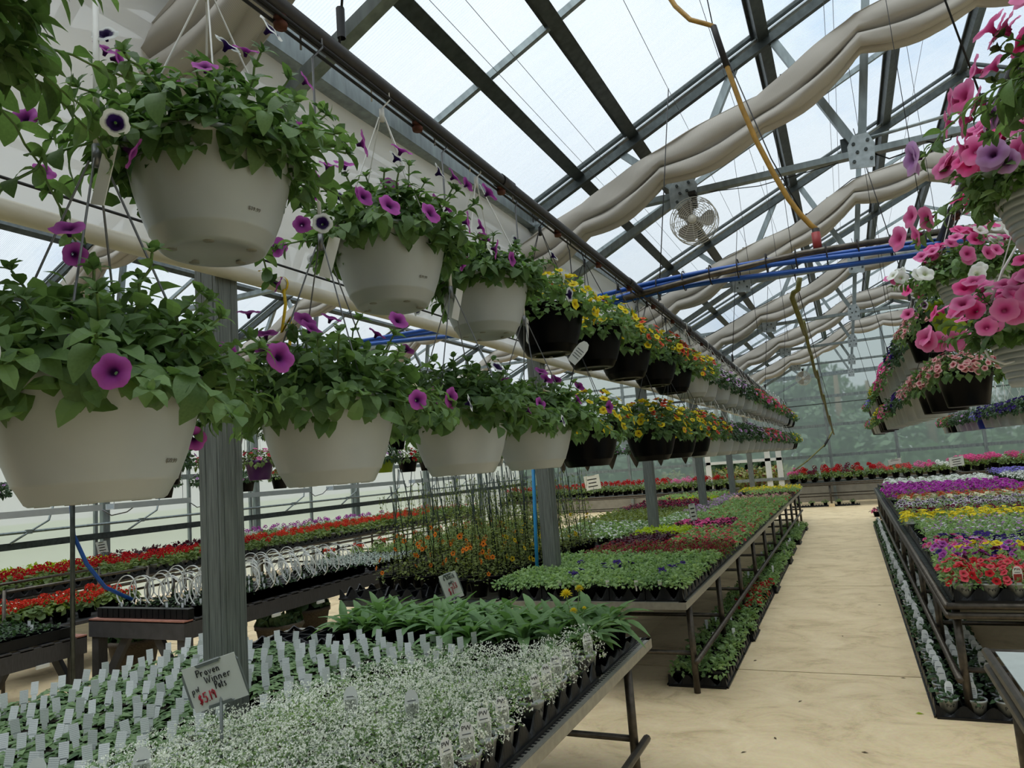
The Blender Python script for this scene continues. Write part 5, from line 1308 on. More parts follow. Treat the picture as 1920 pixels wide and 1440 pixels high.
for i, (x, y) in enumerate(((-6.35, 4.75), (-5.85, 5.35), (-5.25, 5.5), (-5.5, 6.2))):
    t = thing('floor_planter', f'dark woven planter of leafy geranium under the hoop bench, {ORD[i]} from its near end', 'planter', (x, y, 0), 0, 'planters under the hoop bench')
    ob('pot', WPOT, t); mb = MB(); g = random.Random(i)
    for _ in range(90): p, nn = dome_pt(g, .2, .16, -.2); mb.inst(RLEAF, fm((p.x, p.y, p.z+.42), nn+rdir(g)*.4, g.uniform(.05, .075), g), 0)
    stuff(ob('foliage', mb.mesh('foliage', LEAF_D), t))

# ------------------------------------------------------------------ hanging baskets
def pot_prof(mb, kind, R=.167, h=.20):
    if kind == 'ribbed':
        pr = [(.001, 0), (.105, 0)]
        for k in range(8): z = .01+.022*k; r = .107+.055*(z/.2); pr += [(r, z), (r+.003, z+.003), (r+.003, z+.016), (r, z+.019)]
        pr += [(R, .19), (R+.006, .19), (R+.006, .205), (R-.008, .205), (R-.02, .17)]
    elif kind == 'taper':
        pr = [(.001, 0), (.10, 0), (.104, .004), (.135, h*.80), (.150, h*.80), (.156, h), (.142, h), (.13, h*.8)]
    elif kind == 'cone':
        pr = [(.001, -.14), (.03, -.09), (.085, .04), (.14, .17), (.15, .2), (.135, .2)]
    else:
        pr = [(.001, .006), (.07, .006), (.075, 0), (.098, 0), (.104, .004), (.118, .030), (.1215, .032), (.1225, .036), (.137, .075), (.151, .125), (.160, .168), (.1635, .186), (.172, .189), (.173, .203), (.163, .205), (.150, .17)]
    mb.lathe(pr, 36, 0)
    if kind == 'bowl':
        for a in range(5): mb.lathe([(.001, -.001), (.011, -.001), (.011, .003)], 8, 1, True, (.08*math.cos(a*1.257), .08*math.sin(a*1.257), 0))
    mb.disc(R*.9, h*.86, 20, 2)
PMAT = dict(white=POT_W, black=POT_K, purple=POT_P, lime=POT_L, blue=POT_B, wicker=WICKER)
BPM = {}
def pot_me(col, kind):
    if (col, kind) not in BPM:
        m = MB(); pot_prof(m, kind); BPM[(col, kind)] = m.mesh('pot', [PMAT[col], mat('drain_hole_shade', '#8d8a80', .5), SOIL])
    return BPM[(col, kind)]
HG = {}
def hanger_me(rise, rod, m_, tagq):
    k = (round(rise, 2), round(rod, 2), m_.name, tagq)
    if k not in HG:
        mb = MB()
        for q in range(4):
            a = q*PI/2+.5; mb.tube([(.168*math.cos(a), .168*math.sin(a), .196), (.012*math.cos(a), .012*math.sin(a), .2+rise)], .0021, 4, 0, False)
        z = .2+rise
        mb.tube([(0, 0, z-.01), (0, 0, z+.03)], .008, 6)
        mb.tube([(0, 0, z+.02), (0, 0, z+rod-.02), (.026, 0, z+rod+.01), (.024, 0, z+rod+.06), (0, 0, z+rod+.073), (-.028, 0, z+rod+.06), (-.028, 0, z+rod+.0)], .0032 if tagq else .0026, 5)
        if tagq:
            mb.tube([(0, 0, z+.02), (0, 0, z+rod*.6)], .0055, 6, 1); 
            mb.box((.02, -.004, z-.03), (.028, .002, .11), 1, Matrix.Rotation(.28, 3, 'Y'))
        HG[k] = mb.mesh('hanger', [m_, WIRE_W])
    return HG[k]
NEAR_LEAF = []
for t in (LF_A, LF_B, LF_C, leaf_tpl(.62, 5, .05, .6)):
    m = MB(); m.raw(t.V, t.F, 0, None, True); NEAR_LEAF.append(m.mesh('leaf', LEAF))
STEMM = mat('petunia_stem', '#5f7a44', .6, 0, .2, 30)
def grow(rng, nst, R=.15, up=.2, hang=.5, trail=0.0, spread=1.0):
    """leaf matrices, stem paths and flower seats of one mounded basket plant, z measured from the rim"""
    leaves, stems, tips = [], [], []
    for s in range(nst):
        a = 2*PI*(s*.618034 % 1)+rng.uniform(-.15, .15); q = math.sqrt((s+.5)/nst); r0 = R*.72*q
        el = 1.45-1.15*q+rng.uniform(-.12, .12); L = (up*rng.uniform(.75, 1.1) if q < .72 else rng.uniform(.12, .19)*spread); g = .02 if q < .72 else hang*rng.uniform(.25, 1.0)
        if trail and q > .8 and rng.random() < .6: L *= trail; g *= 1.3
        d = Vector((math.cos(a)*math.cos(el), math.sin(a)*math.cos(el), math.sin(el))); p0 = Vector((r0*math.cos(a), r0*math.sin(a), -.02))
        n = max(5, int(L/.026)); P = []
        for i in range(n+1):
            t = i/n; P.append(p0+d*(L*t)+Vector((0, 0, -g*(L*t)**2*6))+Vector((rng.gauss(0, .003), rng.gauss(0, .003), 0)))
        stems.append(P); phase = rng.uniform(0, 6.28)
        for i in range(1, n+1):
            dd = (P[i]-P[i-1]).normalized(); _, sd, uu = frame_to(dd)
            for e in ((0, PI) if i > n-3 else (rng.choice((0, PI)),)):
                ph = phase+i*1.9+e; o = sd*math.cos(ph)+uu*math.sin(ph); o.z = o.z*.5
                out = Vector((math.cos(a), math.sin(a), 0))
                dl = (o+dd*.35+out*.45+Vector((0, 0, -.35 if q > .7 else -.05))).normalized()
                t = i/n; sz = (.072-.040*t)*rng.uniform(.8, 1.2)*(1.12 if q > .7 else .92)
                leaves.append((P[i], dl, (out*(.7 if q > .6 else .1)+Vector((0, 0, 1))+rdir(rng)*.25), sz))
        for k in range(4):
            aa = k*1.57+phase; leaves.append((P[-1], (Vector((math.cos(aa), math.sin(aa), .9))+d*.6), d, rng.uniform(.018, .03)))
        tips.append((P[-1], (P[-1]-P[-2]).normalized(), q))
    # a skirt of big leaves lapping over the rim
    for k in range(30):
        a = 2*PI*k/30+rng.uniform(-.1, .1); out = Vector((math.cos(a), math.sin(a), 0))
        leaves.append((out*(R*1.02)+Vector((0, 0, rng.uniform(.0, .03))), out*.55+Vector((rng.uniform(-.3, .3), rng.uniform(-.3, .3), -rng.uniform(.5, 1.3))), out+Vector((0, 0, .5)), rng.uniform(.055, .085)))
    return leaves, stems, tips
def place_basket(name, label, x, y, z, col, kind, group, zpipe, hangm, rise=.36, tagq=False, mtx=None, rz=0.0):
    t = thing(name, label, 'hanging basket', (x, y, z), rz, group)
    ob('pot', pot_me(col, kind), t)
    ob('hanger', hanger_me(rise, zpipe-.05-(z+.2+rise), hangm, tagq), t)
    return t
def near_basket(seed, t, nst, fl, nfl, fs, up=.2, hang=.5, trail=0.0, spread=1.0, inner=720, bias=(0, 0, 0), leafset=None):
    rng = random.Random(seed); leaves, stems, tips = grow(rng, nst, .155, up, hang, trail, spread); zr_ = .2
    idx = list(range(len(leaves))); idx.sort(key=lambda i: -(leaves[i][3]*(1 if leaves[i][0].z > -.2 else .8))); keep = set(idx[:285])
    mb = MB()
    for i, (p, d, nn, s) in enumerate(leaves):
        M4 = lm((p[0], p[1], p[2]+zr_), d, nn, s)
        if i in keep: ob('leaf', (leafset or NEAR_LEAF)[rng.randrange(4)], t, M4)
        else: mb.inst(LF_3, M4, 0)
    mound(rng, mb, .185*spread**.5, .85*up, inner, .05, LF_3, 0, zr_-.02, -.25, .5)
    stuff(ob('inner_foliage', mb.mesh('inner_foliage', LEAF), t))
    ms = MB()
    for P in stems: ms.tube([(p.x, p.y, p.z+zr_) for p in P], .0024, 4, 0, False)
    stuff(ob('stems', ms.mesh('stems', STEMM), t))
    rng.shuffle(tips)
    for k in range(int(nfl*1.45)):
        P, d, q = tips[k % len(tips)]; c = fl[k % len(fl)]
        nn = (d*.6+Vector((bias[0], bias[1], .35+bias[2]))+rdir(rng)*.35).normalized()
        p = P+Vector((rng.uniform(-.03, .03), rng.uniform(-.03, .03), rng.uniform(.0, .03)))+nn*rng.uniform(.02, .045)
        ob('flower', fl_me(c, FL_HI, 'h'), t, fm((p.x, p.y, p.z+zr_), nn, fs*rng.uniform(.85, 1.15), rng))
def fol_mid(seed, fl, leaf=LEAF, n=520, R=.20, H=.17, hang=40, ls=.042, tpl=ML_W):
    rng = random.Random(seed); mb = MB(); mats = [leaf]
    mound(rng, mb, R, H, n, ls, tpl, 0, .19, -.3, .6)
    for k in range(hang):
        a = rng.uniform(0, 6.28); out = Vector((math.cos(a), math.sin(a), 0)); mb.inst(ML_W, lm((out.x*.178, out.y*.178, .2-rng.uniform(0, .04)), out*.6+Vector((0, 0, -.9)), out+Vector((0, 0, .3)), rng.uniform(.045, .07)), 0)
    for (k, c, fs, ft) in fl: mats.append(PM(k)); blooms(rng, mb, R, H, c, fs, ft, len(mats)-1, .19, -.15, .25)
    return mb.mesh('foliage', mats)
UX = -1.14
purpleish = ['purple', 'purple', 'purple', 'star', 'purple']
PIPE_L = lambda y: 2.895-.010*y-.0006*y*y
# upper row
up_specs = [(.43, 'white', 'bowl', ['purple'], 6), (1.045, 'white', 'bowl', purpleish, 15), (1.69, 'white', 'bowl', purpleish, 26), (2.29, 'white', 'bowl', ['star', 'star', 'white', 'purple'], 9)]
near_d = ['nearest', 'second', 'third', 'fourth']
for i, (y, col, kind, fl, nf) in enumerate(up_specs):
    t = place_basket('hanging_basket', f'white basket of {"purple" if i < 3 else "white and violet"} petunias, {near_d[i]} in the upper row under the black pipe', UX, y, 2.195, col, kind, 'upper row of white baskets', PIPE_L(y), WIRE_W, .38, False, None, .4*i)
    near_basket(20+i, t, 42, fl, nf, .027 if i < 2 else .029, (.22, .215, .205, .175)[i], .5, 1.35 if i < 2 else 1.1, (1.5, 1.35, 1.2, 1.1)[i], bias=(.55, -.25, 0))
lo_specs = [(.79, ['purple', 'purple', 'star', 'purple'], 9), (1.385, ['purple', 'purple', 'purple', 'star'], 15), (2.04, ['star', 'cream', 'cream', 'purple'], 5), (2.64, ['purple', 'purple', 'cream'], 12)]
for i, (y, fl, nf) in enumerate(lo_specs):
    t = place_basket('hanging_basket', f'white basket of {"leafy " if i == 2 else ""}petunias, {near_d[i]} in the lower row under the black pipe', UX, y, 1.70, 'white', 'bowl', 'lower row of white baskets', PIPE_L(y), WIRE_M, .40, True, None, .5*i+.2)
    near_basket(40+i, t, 44, fl, nf, .0265, (.235, .215, .20, .19)[i], .45, 1.1, 1.3, bias=(.4, -.5, 0))
# printed price on the nearest pots
for (px, py, pz, a, s) in ((UX, 1.045, 2.195, -.12, 'upper'), (UX, .79, 1.70, .31, 'lower'), (UX, 1.69, 2.195, -.24, 'u2')):
    r = .1325; ca, sa = math.cos(a), math.sin(a)
    tg = [o for o in COL.objects if o.type == 'EMPTY' and o.get('category') == 'hanging basket' and abs(o.location.y-py) < .01 and abs(o.location.z-pz) < .01][0]
    M4 = Matrix.Translation((r*ca, r*sa, .060)) @ Matrix.Rotation(a+PI/2, 4, 'Z') @ Matrix.Rotation(PI/2+.36, 4, 'X')
    tg_inv = Matrix.Rotation(-tg.rotation_euler.z, 4, 'Z')
    ob('price_print', text_curve('$39.99', .0105, mat('faded_print_ink', '#77756e', .6)), tg, tg_inv @ M4)
# further down the same pipe: black pots of yellow and orange, then white, then black
MY = [fol_mid(60+k, [('yellow', 62, .024, FL_MID), ('redor', 4 if k < 2 else 26, .025, FL_MID)], LEAF, 760, .235, .19) for k in range(3)]
MO = [fol_mid(64+k, [('redor', 46, .025, FL_MID), ('yellow', 30, .024, FL_MID)], LEAF, 760, .235, .19) for k in range(2)]
MV = [fol_mid(67+k, [('picotee', 34, .03, FL_MID), ('lilac', 14, .025, FL_LO)], LEAF_D, 640, .23, .17) for k in range(2)]
MC = [fol_mid(70+k, [('coral', 34, .03, FL_LO), ('hot', 14, .03, FL_LO)], LEAF, 640, .23, .17) for k in range(2)]
MB_ = [fol_mid(73+k, [('burg', 12, .03, FL_LO), ('coral', 9, .028, FL_LO)], LEAF, 640, .23, .17) for k in range(2)]
MYF = [fol_mid(76, [('yellow', 24, .026, FL_LO)], LEAF, 640, .23, .17)]
MG = [fol_mid(78+k, [('lilac', 14, .022, FL_LO)], LEAF_D, 620, .23, .16) for k in range(2)]
DESC = {'Y': 'yellow', 'O': 'orange and yellow', 'V': 'violet', 'C': 'coral pink', 'B': 'burgundy', 'F': 'small yellow', 'G': 'mostly green'}
MSET = {'Y': MY, 'O': MO, 'V': MV, 'C': MC, 'B': MB_, 'F': MYF, 'G': MG}
def far_row(x, y0, z, seq, rowname, dy=.62, zp=PIPE_L, hang_=WIRE_W, kind='bowl', start=0):
    cnt = {}
    for i, s in enumerate(seq):
        if s == '--': continue
        col = {'k': 'black', 'w': 'white', 'p': 'purple', 'l': 'lime', 'b': 'blue', 'c': 'wicker'}[s[0]]; y = y0+dy*i
        t = place_basket('hanging_basket', f'{col} basket of {DESC[s[1]]} flowers, {ORD[i+start]} in {rowname}', x+rnd.uniform(-.015, .015), y, z+rnd.uniform(-.008, .008), col, kind if col != 'wicker' else 'cone', rowname, zp(y), hang_ if col != 'black' else WIRE_K, .36, False, None, rnd.uniform(0, 6))
        o = ob('foliage', MSET[s[1]][i % len(MSET[s[1]])], t, TRS((0, 0, 0), rnd.uniform(0, 6), rnd.uniform(.95, 1.05))); stuff(o)
far_row(UX, 2.91, 2.195, ['kY', 'kY', 'kO', 'kO', 'kO', 'wY', 'wV', 'wV', 'wV', 'wV', 'wG', 'wC', 'wC', 'wV', 'wC', 'wC', 'wB', 'wB', 'wC', 'wG', 'wG', 'kG', 'wF', 'kF'], 'the upper row over the aisle bench', .62)
far_row(UX, 3.32, 1.70, ['kY', '--', 'kY', 'kY', 'kO', 'wO', 'wG', 'wG', 'wG', 'wV', 'wG', 'wC', 'wG', 'wC', 'wC', 'wG', 'wC', 'wG', 'wG', 'wG', 'wF', 'kF', 'kF'], 'the lower row over the aisle bench', .62)
tag(ob('basket_tag', LAB_N, None, Matrix.Translation((UX+.12, 2.83, 2.14)) @ Matrix.Rotation(.8, 4, 'Y')), 'white swing tag hanging beside the first black basket', 'tag')

# the black pipe itself, its rollers and cables
def pipe_run(name, label, x, y0, y1, zf, r, m_):
    t = thing(name, label, 'pipe', (x, (y0+y1)/2, zf((y0+y1)/2)))
    cy, cz = (y0+y1)/2, zf((y0+y1)/2)
    mb = MB(); mb.tube([(0, y-cy, zf(y)-cz) for y in np.linspace(y0, y1, 40)], r, 12); ob('pipe', mb.mesh('pipe', m_), t)
    mb = MB()
    for dx, dz in ((.018, -.034), (-.012, -.038)): mb.tube([(dx, y-cy, zf(y)-cz+dz) for y in np.linspace(y0, y1, 30)], .005, 5)
    ob('drip_line', mb.mesh('drip_line', WIRE_K), t)
    for y in np.arange(y0+.4, y1, 1.85):
        mb = MB(); mb.lathe([(r*1.14, -.05), (r*1.16, -.05), (r*1.16, .05), (r*1.14, .05)], 12, 0); k = mb.V[-1]; mb.V[-1] = np.stack([k[:, 0], k[:, 2]+y-cy, k[:, 1]+zf(y)-cz], 1); ob('coupling', mb.mesh('coupling', PIPE_B), t)
    kn = MB(); kn.lathe([(.001, -.016), (.016, -.016), (.018, -.004), (.010, 0), (.018, .004), (.016, .016), (.001, .016)], 12, 0); KN = kn.mesh('knob', RUST)
    for y in np.arange(y0+.35, min(y1, y0+9), .62): ob('knob', KN, t, Matrix.Translation((0, y-cy, zf(y)-cz-r-.012)))
    for y in np.arange(y0+1.2, y1, 3.68):
        mb = MB(); mb.tube([(0, y-cy, zf(y)-cz+r), (.25*(1 if x < 0 else -1), y-cy-.05, 4.45-cz)], .004, 5); mb.lathe([(.012, 0), (.012, .09)], 8, 0, True, (0.01*(1 if x < 0 else -1), y-cy, zf(y)-cz+r+.02)); ob('hang_cable', mb.mesh('hang_cable', WIRE_K), t)
    return t
pipe_run('hanging_pipe', 'long black irrigation pipe carrying the white baskets over the first bench', UX, .3, 17.9, PIPE_L, .026, PIPE_B)
PIPE_R = lambda y: 2.86-.006*y
pipe_run('hanging_pipe', 'long dark pipe carrying the pink baskets across the aisle', .63, 1.9, 18.4, PIPE_R, .026, PIPE_B)

# right-hand rows
far_leafset = NEAR_LEAF
t = place_basket('hanging_basket', 'white basket trailing pink petunias, closest of all across the aisle', .70, 1.98, 2.30, 'white', 'ribbed', 'pink baskets across the aisle', PIPE_R(2), WIRE_W, .38, False, None, .1)
near_basket(80, t, 42, ['pink', 'hot', 'pink', 'pink', 'pink', 'lilac'], 64, .040, .24, .35, 1.4, 1.6, bias=(-.5, -.3, 0))
t = place_basket('hanging_basket', 'ribbed white basket of trailing pink petunias, second from the camera across the aisle', .66, 2.62, 2.26, 'white', 'ribbed', 'pink baskets across the aisle', PIPE_R(2.6), WIRE_W, .40, False, None, .3)
near_basket(81, t, 40, ['pink', 'hot', 'pink', 'lilac', 'pink'], 72, .040, .22, .35, 1.2, 1.45, bias=(-.45, -.35, 0))
t = place_basket('hanging_basket', 'ribbed white hanging basket of large pink petunias, low and nearest across the aisle', .66, 3.05, 1.86, 'white', 'ribbed', 'pink baskets across the aisle', PIPE_R(3), WIRE_W, .40, True, None, .9)
near_basket(82, t, 42, ['pink', 'hot', 'pink', 'pink'], 58, .040, .20, .28, 1.1, 1.35, bias=(-.45, -.4, 0))
t = place_basket('hanging_basket', 'ribbed white basket of pink petunias with a white hook, upper row across the aisle', .63, 3.95, 2.27, 'white', 'ribbed', 'pink baskets across the aisle', PIPE_R(4), WIRE_W, .40, False, None, 1.5)
near_basket(83, t, 40, ['pink', 'hot', 'white', 'pink'], 60, .036, .17, .5, 1.1, 1.45, bias=(-.4, -.35, .1))
m = MB(); P = [(.63+.05*math.cos(a)-.05, 3.0, 2.0-.05*math.sin(a)) for a in np.linspace(-.3, 2.6, 12)]
m.tube([(.66, 3.05, 2.40), (.58, 3.03, 2.28), (.50, 3.0, 2.12), (.475, 2.99, 2.02), (.49, 2.98, 1.965), (.53, 2.97, 1.94), (.56, 2.97, 1.945)], .0045, 6); tag(ob('plastic_hook', m.mesh('plastic_hook', WIRE_W)), 'loose white plastic hanger hook curving beside the pink petunias', 'hook')
MPK = [fol_mid(90+k, [('pinkstripe', 110, .022, FL_MID), ('blush', 40, .02, FL_LO)], LEAF, 420, .21, .13) for k in range(2)]
MHP = [fol_mid(93+k, [('hot', 46, .034, FL_LO)], LEAF, 360, .20, .16) for k in range(2)]
MIN = [fol_mid(96+k, [('indigo', 34, .032, FL_LO)], LEAF_D, 420, .20, .14) for k in range(2)]
MVI = [fol_mid(98+k, [('violet', 50, .026, FL_LO)], LEAF, 360, .20, .15) for k in range(2)]
MPW = [fol_mid(101, [('star', 18, .034, FL_MID), ('picotee', 10, .032, FL_MID)], LEAF_D, 420, .20, .16)]
MSET.update({'P': MPK, 'H': MHP, 'I': MIN, 'W': MVI, 'S': MPW}); DESC.update({'P': 'small salmon pink striped', 'H': 'hot pink', 'I': 'deep indigo', 'W': 'violet blue', 'S': 'white-edged purple'})
ZPR = PIPE_R
far_row(.63, 4.65, 2.26, ['lS', 'kP', 'kP', 'wI', 'wI', 'wI', 'wH', 'wH', 'wH', 'wH', 'wH', 'wB', 'kF', 'kY', 'kF', 'wW', 'wW', 'wW', 'wW', 'wW', 'kC', 'kC'], 'the upper row across the aisle', .62, ZPR, WIRE_W, 'taper')
far_row(.63, 4.72, 1.87, ['kP', 'kP', 'kP', 'wP', 'wI', 'wI', 'wG', 'wB', 'wH', 'wH', 'wH', 'wY', 'kF', 'kY', 'kF', 'wW', 'wW', 'wW', 'wW', 'kC', 'kC'], 'the lower row across the aisle', .62, ZPR, WIRE_W, 'taper')
PR2 = lambda y: 2.95
far_row(2.0, 9.6, 1.79, ['wI', 'wI', 'wI', 'wI', 'wI', 'wI', 'bW', 'wG', 'wG', 'wG', 'wG', 'kB', 'kC', 'wC'], 'the second row beyond the petunia bench', .62, PR2, WIRE_W, 'taper')
m = MB(); m.tube([(0, -6, 0), (0, 6, 0)], .024, 10); t = thing('hanging_pipe', 'dark pipe carrying the second row of baskets beyond the petunia bench', 'pipe', (2.0, 13.8, 2.94)); ob('pipe', m.mesh('pipe', PIPE_B), t)

# neighbouring house: hanging rows and the white channels beneath
NP = lambda y: 2.75
MGR = [fol_mid(110+k, [('pink', 16, .03, FL_LO), ('coral', 5, .03, FL_LO)], LEAF_G, 300, .18, .13) for k in range(2)]
MSC = [fol_mid(113+k, [('red', 16, .03, FL_LO)], LEAF_G, 300, .19, .15) for k in range(2)]
MSET.update({'R': MSC, 'Q': MGR}); DESC.update({'R': 'red', 'Q': 'pink'})
far_row(-5.5, 3.9, 1.80, ['kG', 'kG', 'pQ', 'pQ', 'pQ', 'lG', 'pQ', 'lG', 'kR', 'kG', 'lG', 'wR', 'wG', 'wR', 'wG', 'wR'], 'the low row in the neighbouring house', .55, NP, WIRE_W, 'taper')
far_row(-5.7, 4.6, 2.12, ['kG', 'pQ', 'lG', 'kG', 'wG', 'kR', 'wG', 'wR', 'wQ', 'wG'], 'the raised row in the neighbouring house', .75, NP, WIRE_W, 'taper')
far_row(-8.6, 3.9, 1.70, ['kR', 'kG', 'wG', 'wG', 'kG', 'kG', 'kG', 'kR', 'wG', 'wR'], 'the row by the milky side wall', .75, NP, WIRE_W, 'taper')
for i in range(6):
    t = place_basket('hanging_basket', f'woven cone-shaped hanging basket with greenery, {ORD[i]} from the post side', -4.85+.42*i, 12.5+.17*i, 1.72, 'wicker', 'cone', 'woven cone baskets', 2.75, WIRE_M, .35)
    stuff(ob('foliage', MG[i % 2], t, TRS((0, 0, 0), i, .95)))
for x in (-5.5, -5.7, -8.6):
    m = MB(); m.tube([(0, -6, 0), (0, 6, 0)], .022, 8); t = thing('hanging_pipe', f'steel pipe carrying baskets in the neighbouring house, {"beside the hoop bench" if x == -5.5 else "behind it" if x == -5.7 else "beside the side wall"}', 'pipe', (x, 8.2, 2.74)); ob('pipe', m.mesh('pipe', GALV), t)
m = MB(); m.tube([(-4.95, 12.46, 2.74), (-2.65, 13.4, 2.74)], .02, 8); t = thing('hanging_pipe', 'steel pipe carrying the woven cone baskets', 'pipe'); ob('pipe', m.mesh('pipe', GALV), t)
for i, (y0, y1, x) in enumerate(((2.6, 4.5, -6.5), (4.62, 5.5, -6.5), (5.95, 7.4, -6.5), (7.85, 9.6, -6.5), (9.9, 11.6, -6.5))):
    t = thing('drip_channel', f'white metal channel hung below the neighbouring baskets, {ORD[i]} from the near end', 'channel', (x, (y0+y1)/2, 1.63), 0, 'white channels')
    m = MB(); l = y1-y0; m.box((0, 0, 0), (.12, l, .008)); m.box((.06, 0, .025), (.008, l, .055)); m.box((-.06, 0, .025), (.008, l, .055)); ob('channel', m.mesh('channel', mat('white_enamel', '#c4c9ca', .4, .2, .06, 10)), t)
    m = MB(); 
    for e in (-1, 1): m.tube([(0, e*l*.45, .05), (0, e*l*.45, 1.1)], .003, 4)
    m.tube([(0, l*.5, .03), (.02, l*.5+.12, -.06), (0, l*.5+.3, -.04), (0, l*.5+.42, .03)], .006, 5); ob('wire', m.mesh('wire', WIRE_M), t)
t = thing('support_pole', 'thin grey steel pole with a blue hose beside the low bench', 'pole', (-5.93, 3.88, 0))
m = MB(); m.tube([(0, 0, 0), (0, 0, 2.72)], .019, 8); ob('pole', m.mesh('pole', GALV_D), t)
m = MB(); m.tube([(-.03, 0, 2.5), (-.03, .01, 1.7), (-.02, .02, 1.45), (.03, .1, 1.2), (.05, .25, .98), (.12, .45, .84)], .017, 8); ob('hose', m.mesh('hose', BLUE), t)

# ------------------------------------------------------------------ hoses, pipes, fans and cables under the roof
t = thing('blue_hose_bundle', 'bundle of blue hoses crossing the aisle between the two hanging pipes', 'hose', (0, 0, 0))
def bun(offs, y0, xs_, zs): return [(x, y0+offs[0]+.03*math.sin(x*2+offs[2]), z+offs[1]+.02*math.sin(x*2.2+offs[2])) for x, z in zip(xs_, zs)]
xs_ = list(np.linspace(-1.45, .75, 22)); zs = [2.82+.055*math.sin((x+1.45)/2.2*PI)-.012*math.cos(x*3) for x in xs_]
for k, o in enumerate(((0, .04, 0), (.05, .01, 1.5), (-.05, -.02, 3.0), (0, -.055, 4.2))):
    m = MB(); m.tube(bun(o, 4.7, xs_, zs), .0165, 8); ob('blue_hose', m.mesh('blue_hose', BLUE), t)
m = MB(); m.tube([(-1.25, 4.62, 2.80), (-.7, 4.65, 2.86), (-.1, 4.68, 2.90), (.75, 4.7, 2.88)], .02, 8); ob('grey_pipe', m.mesh('grey_pipe', PIPE_D), t)
m = MB()
for x in np.linspace(-1.2, .6, 13): m.box((x, 4.7, 2.83+.05*math.sin((x+1.45)/2.2*PI)), (.012, .13, .14))
ob('cable_tie', m.mesh('cable_tie', TAPE), t) if False else None
for x in np.linspace(-1.2, .55, 11):
    m = MB(); zc = 2.825+.055*math.sin((x+1.45)/2.2*PI); m.tube([(x, 4.7+.075*math.cos(a), zc+.065*math.sin(a)) for a in np.linspace(0, 2*PI, 13)], .004, 4); ob('cable_tie', m.mesh('cable_tie', TAPE), t)
m = MB(); m.tube([(-.02, 4.7, 2.90), (-.02, 4.7, 3.02)], .026, 8); ob('valve', m.mesh('valve', RED_V), t)
t = thing('blue_hose_bundle', 'second bundle of blue hoses slung in the neighbouring house', 'hose', (0, 0, 0))
xs2 = list(np.linspace(-4.4, -2.55, 16)); zs2 = [2.80+.03*math.sin((x+4.4)/1.85*PI) for x in xs2]
for o in ((0, .035, 0), (.05, 0, 2), (-.04, -.035, 4)):
    m = MB(); m.tube(bun(o, 4.7, xs2, zs2), .0165, 8); ob('blue_hose', m.mesh('blue_hose', BLUE), t)
t = thing('air_hose', 'ochre hose looping from the roof down to the blue hose bundle', 'hose', (0, 0, 0))
P = [(-.95, 4.72, 5.35), (-.80, 4.72, 5.02), (-.71, 4.71, 4.80), (-.62, 4.7, 4.66), (-.53, 4.7, 4.60), (-.475, 4.7, 4.56), (-.46, 4.7, 4.47), (-.42, 4.7, 4.25), (-.36, 4.7, 3.95), (-.30, 4.7, 3.71), (-.22, 4.7, 3.46), (-.15, 4.7, 3.27), (-.09, 4.7, 3.15), (-.04, 4.7, 3.07), (-.02, 4.7, 3.05), (-.018, 4.7, 3.0)]
m = MB(); m.tube(P, .0165, 8); ob('hose', m.mesh('hose', BRASS), t)
m = MB(); m.tube(P[5:8], .0205, 8); ob('tape', m.mesh('tape', TAPE), t)
m = MB(); m.tube([(-.018, 4.7, 3.045), (-.018, 4.7, 2.93)], .022, 8); ob('tape', m.mesh('tape', TAPE), t)
m = MB(); m.tube([(-.53, 4.72, 5.2), (-.48, 4.71, 4.58)], .004, 5); m.tube([(-.44, 4.7, 4.42), (-.22, 4.69, 3.55), (-.06, 4.7, 3.10)], .004, 5); ob('wire', m.mesh('wire', WIRE_K), t)
t = thing('trolley_hose', 'olive hose hanging in loops along a cable above the aisle', 'hose', (0, 0, 0))
m = MB(); P = [(-.19, 4.85, 2.74), (-.175, 4.9, 2.66), (-.2, 4.95, 2.73)]
P = [(-.15, 4.9, 2.80), (-.17, 4.93, 2.73), (-.20, 4.95, 2.72), (-.215, 5.0, 2.70), (-.20, 5.2, 2.62), (-.19, 5.5, 2.57), (-.19, 5.8, 2.56)]
zz = [(5.8, 2.66), (6.6, 2.50), (7.6, 2.38), (7.7, 2.46), (9.2, 2.22), (9.25, 2.32), (11.2, 2.02), (11.25, 2.14), (13.4, 1.9)]
m.tube(P, .017, 8); 
for a, b in zip(zz[:-1], zz[1:]):
    if b[0]-a[0] > .3: m.tube([(-.19, a[0]+(b[0]-a[0])*q, a[1]+(b[1]-a[1])*q-.06*math.sin(PI*q)) for q in np.linspace(0, 1, 7)], .013, 6)
ob('hose', m.mesh('hose', HOSE_G), t)
m = MB(); m.tube([(-.19, 4.85, 2.92), (-.19, 9, 2.62), (-.19, 14, 2.42)], .003, 4); ob('cable', m.mesh('cable', WIRE_K), t)
m = MB(); m.tube([(-.19, 13.3, 1.98), (-.33, 13.1, 1.75), (-.62, 12.6, 1.50), (-.82, 12.2, 1.36)], .012, 6); m.tube([(-.24, 13.25, 1.9), (-.36, 13.05, 1.71)], .018, 6, 1); ob('wand', m.mesh('wand', [HOSE_G, TAPE]), t)
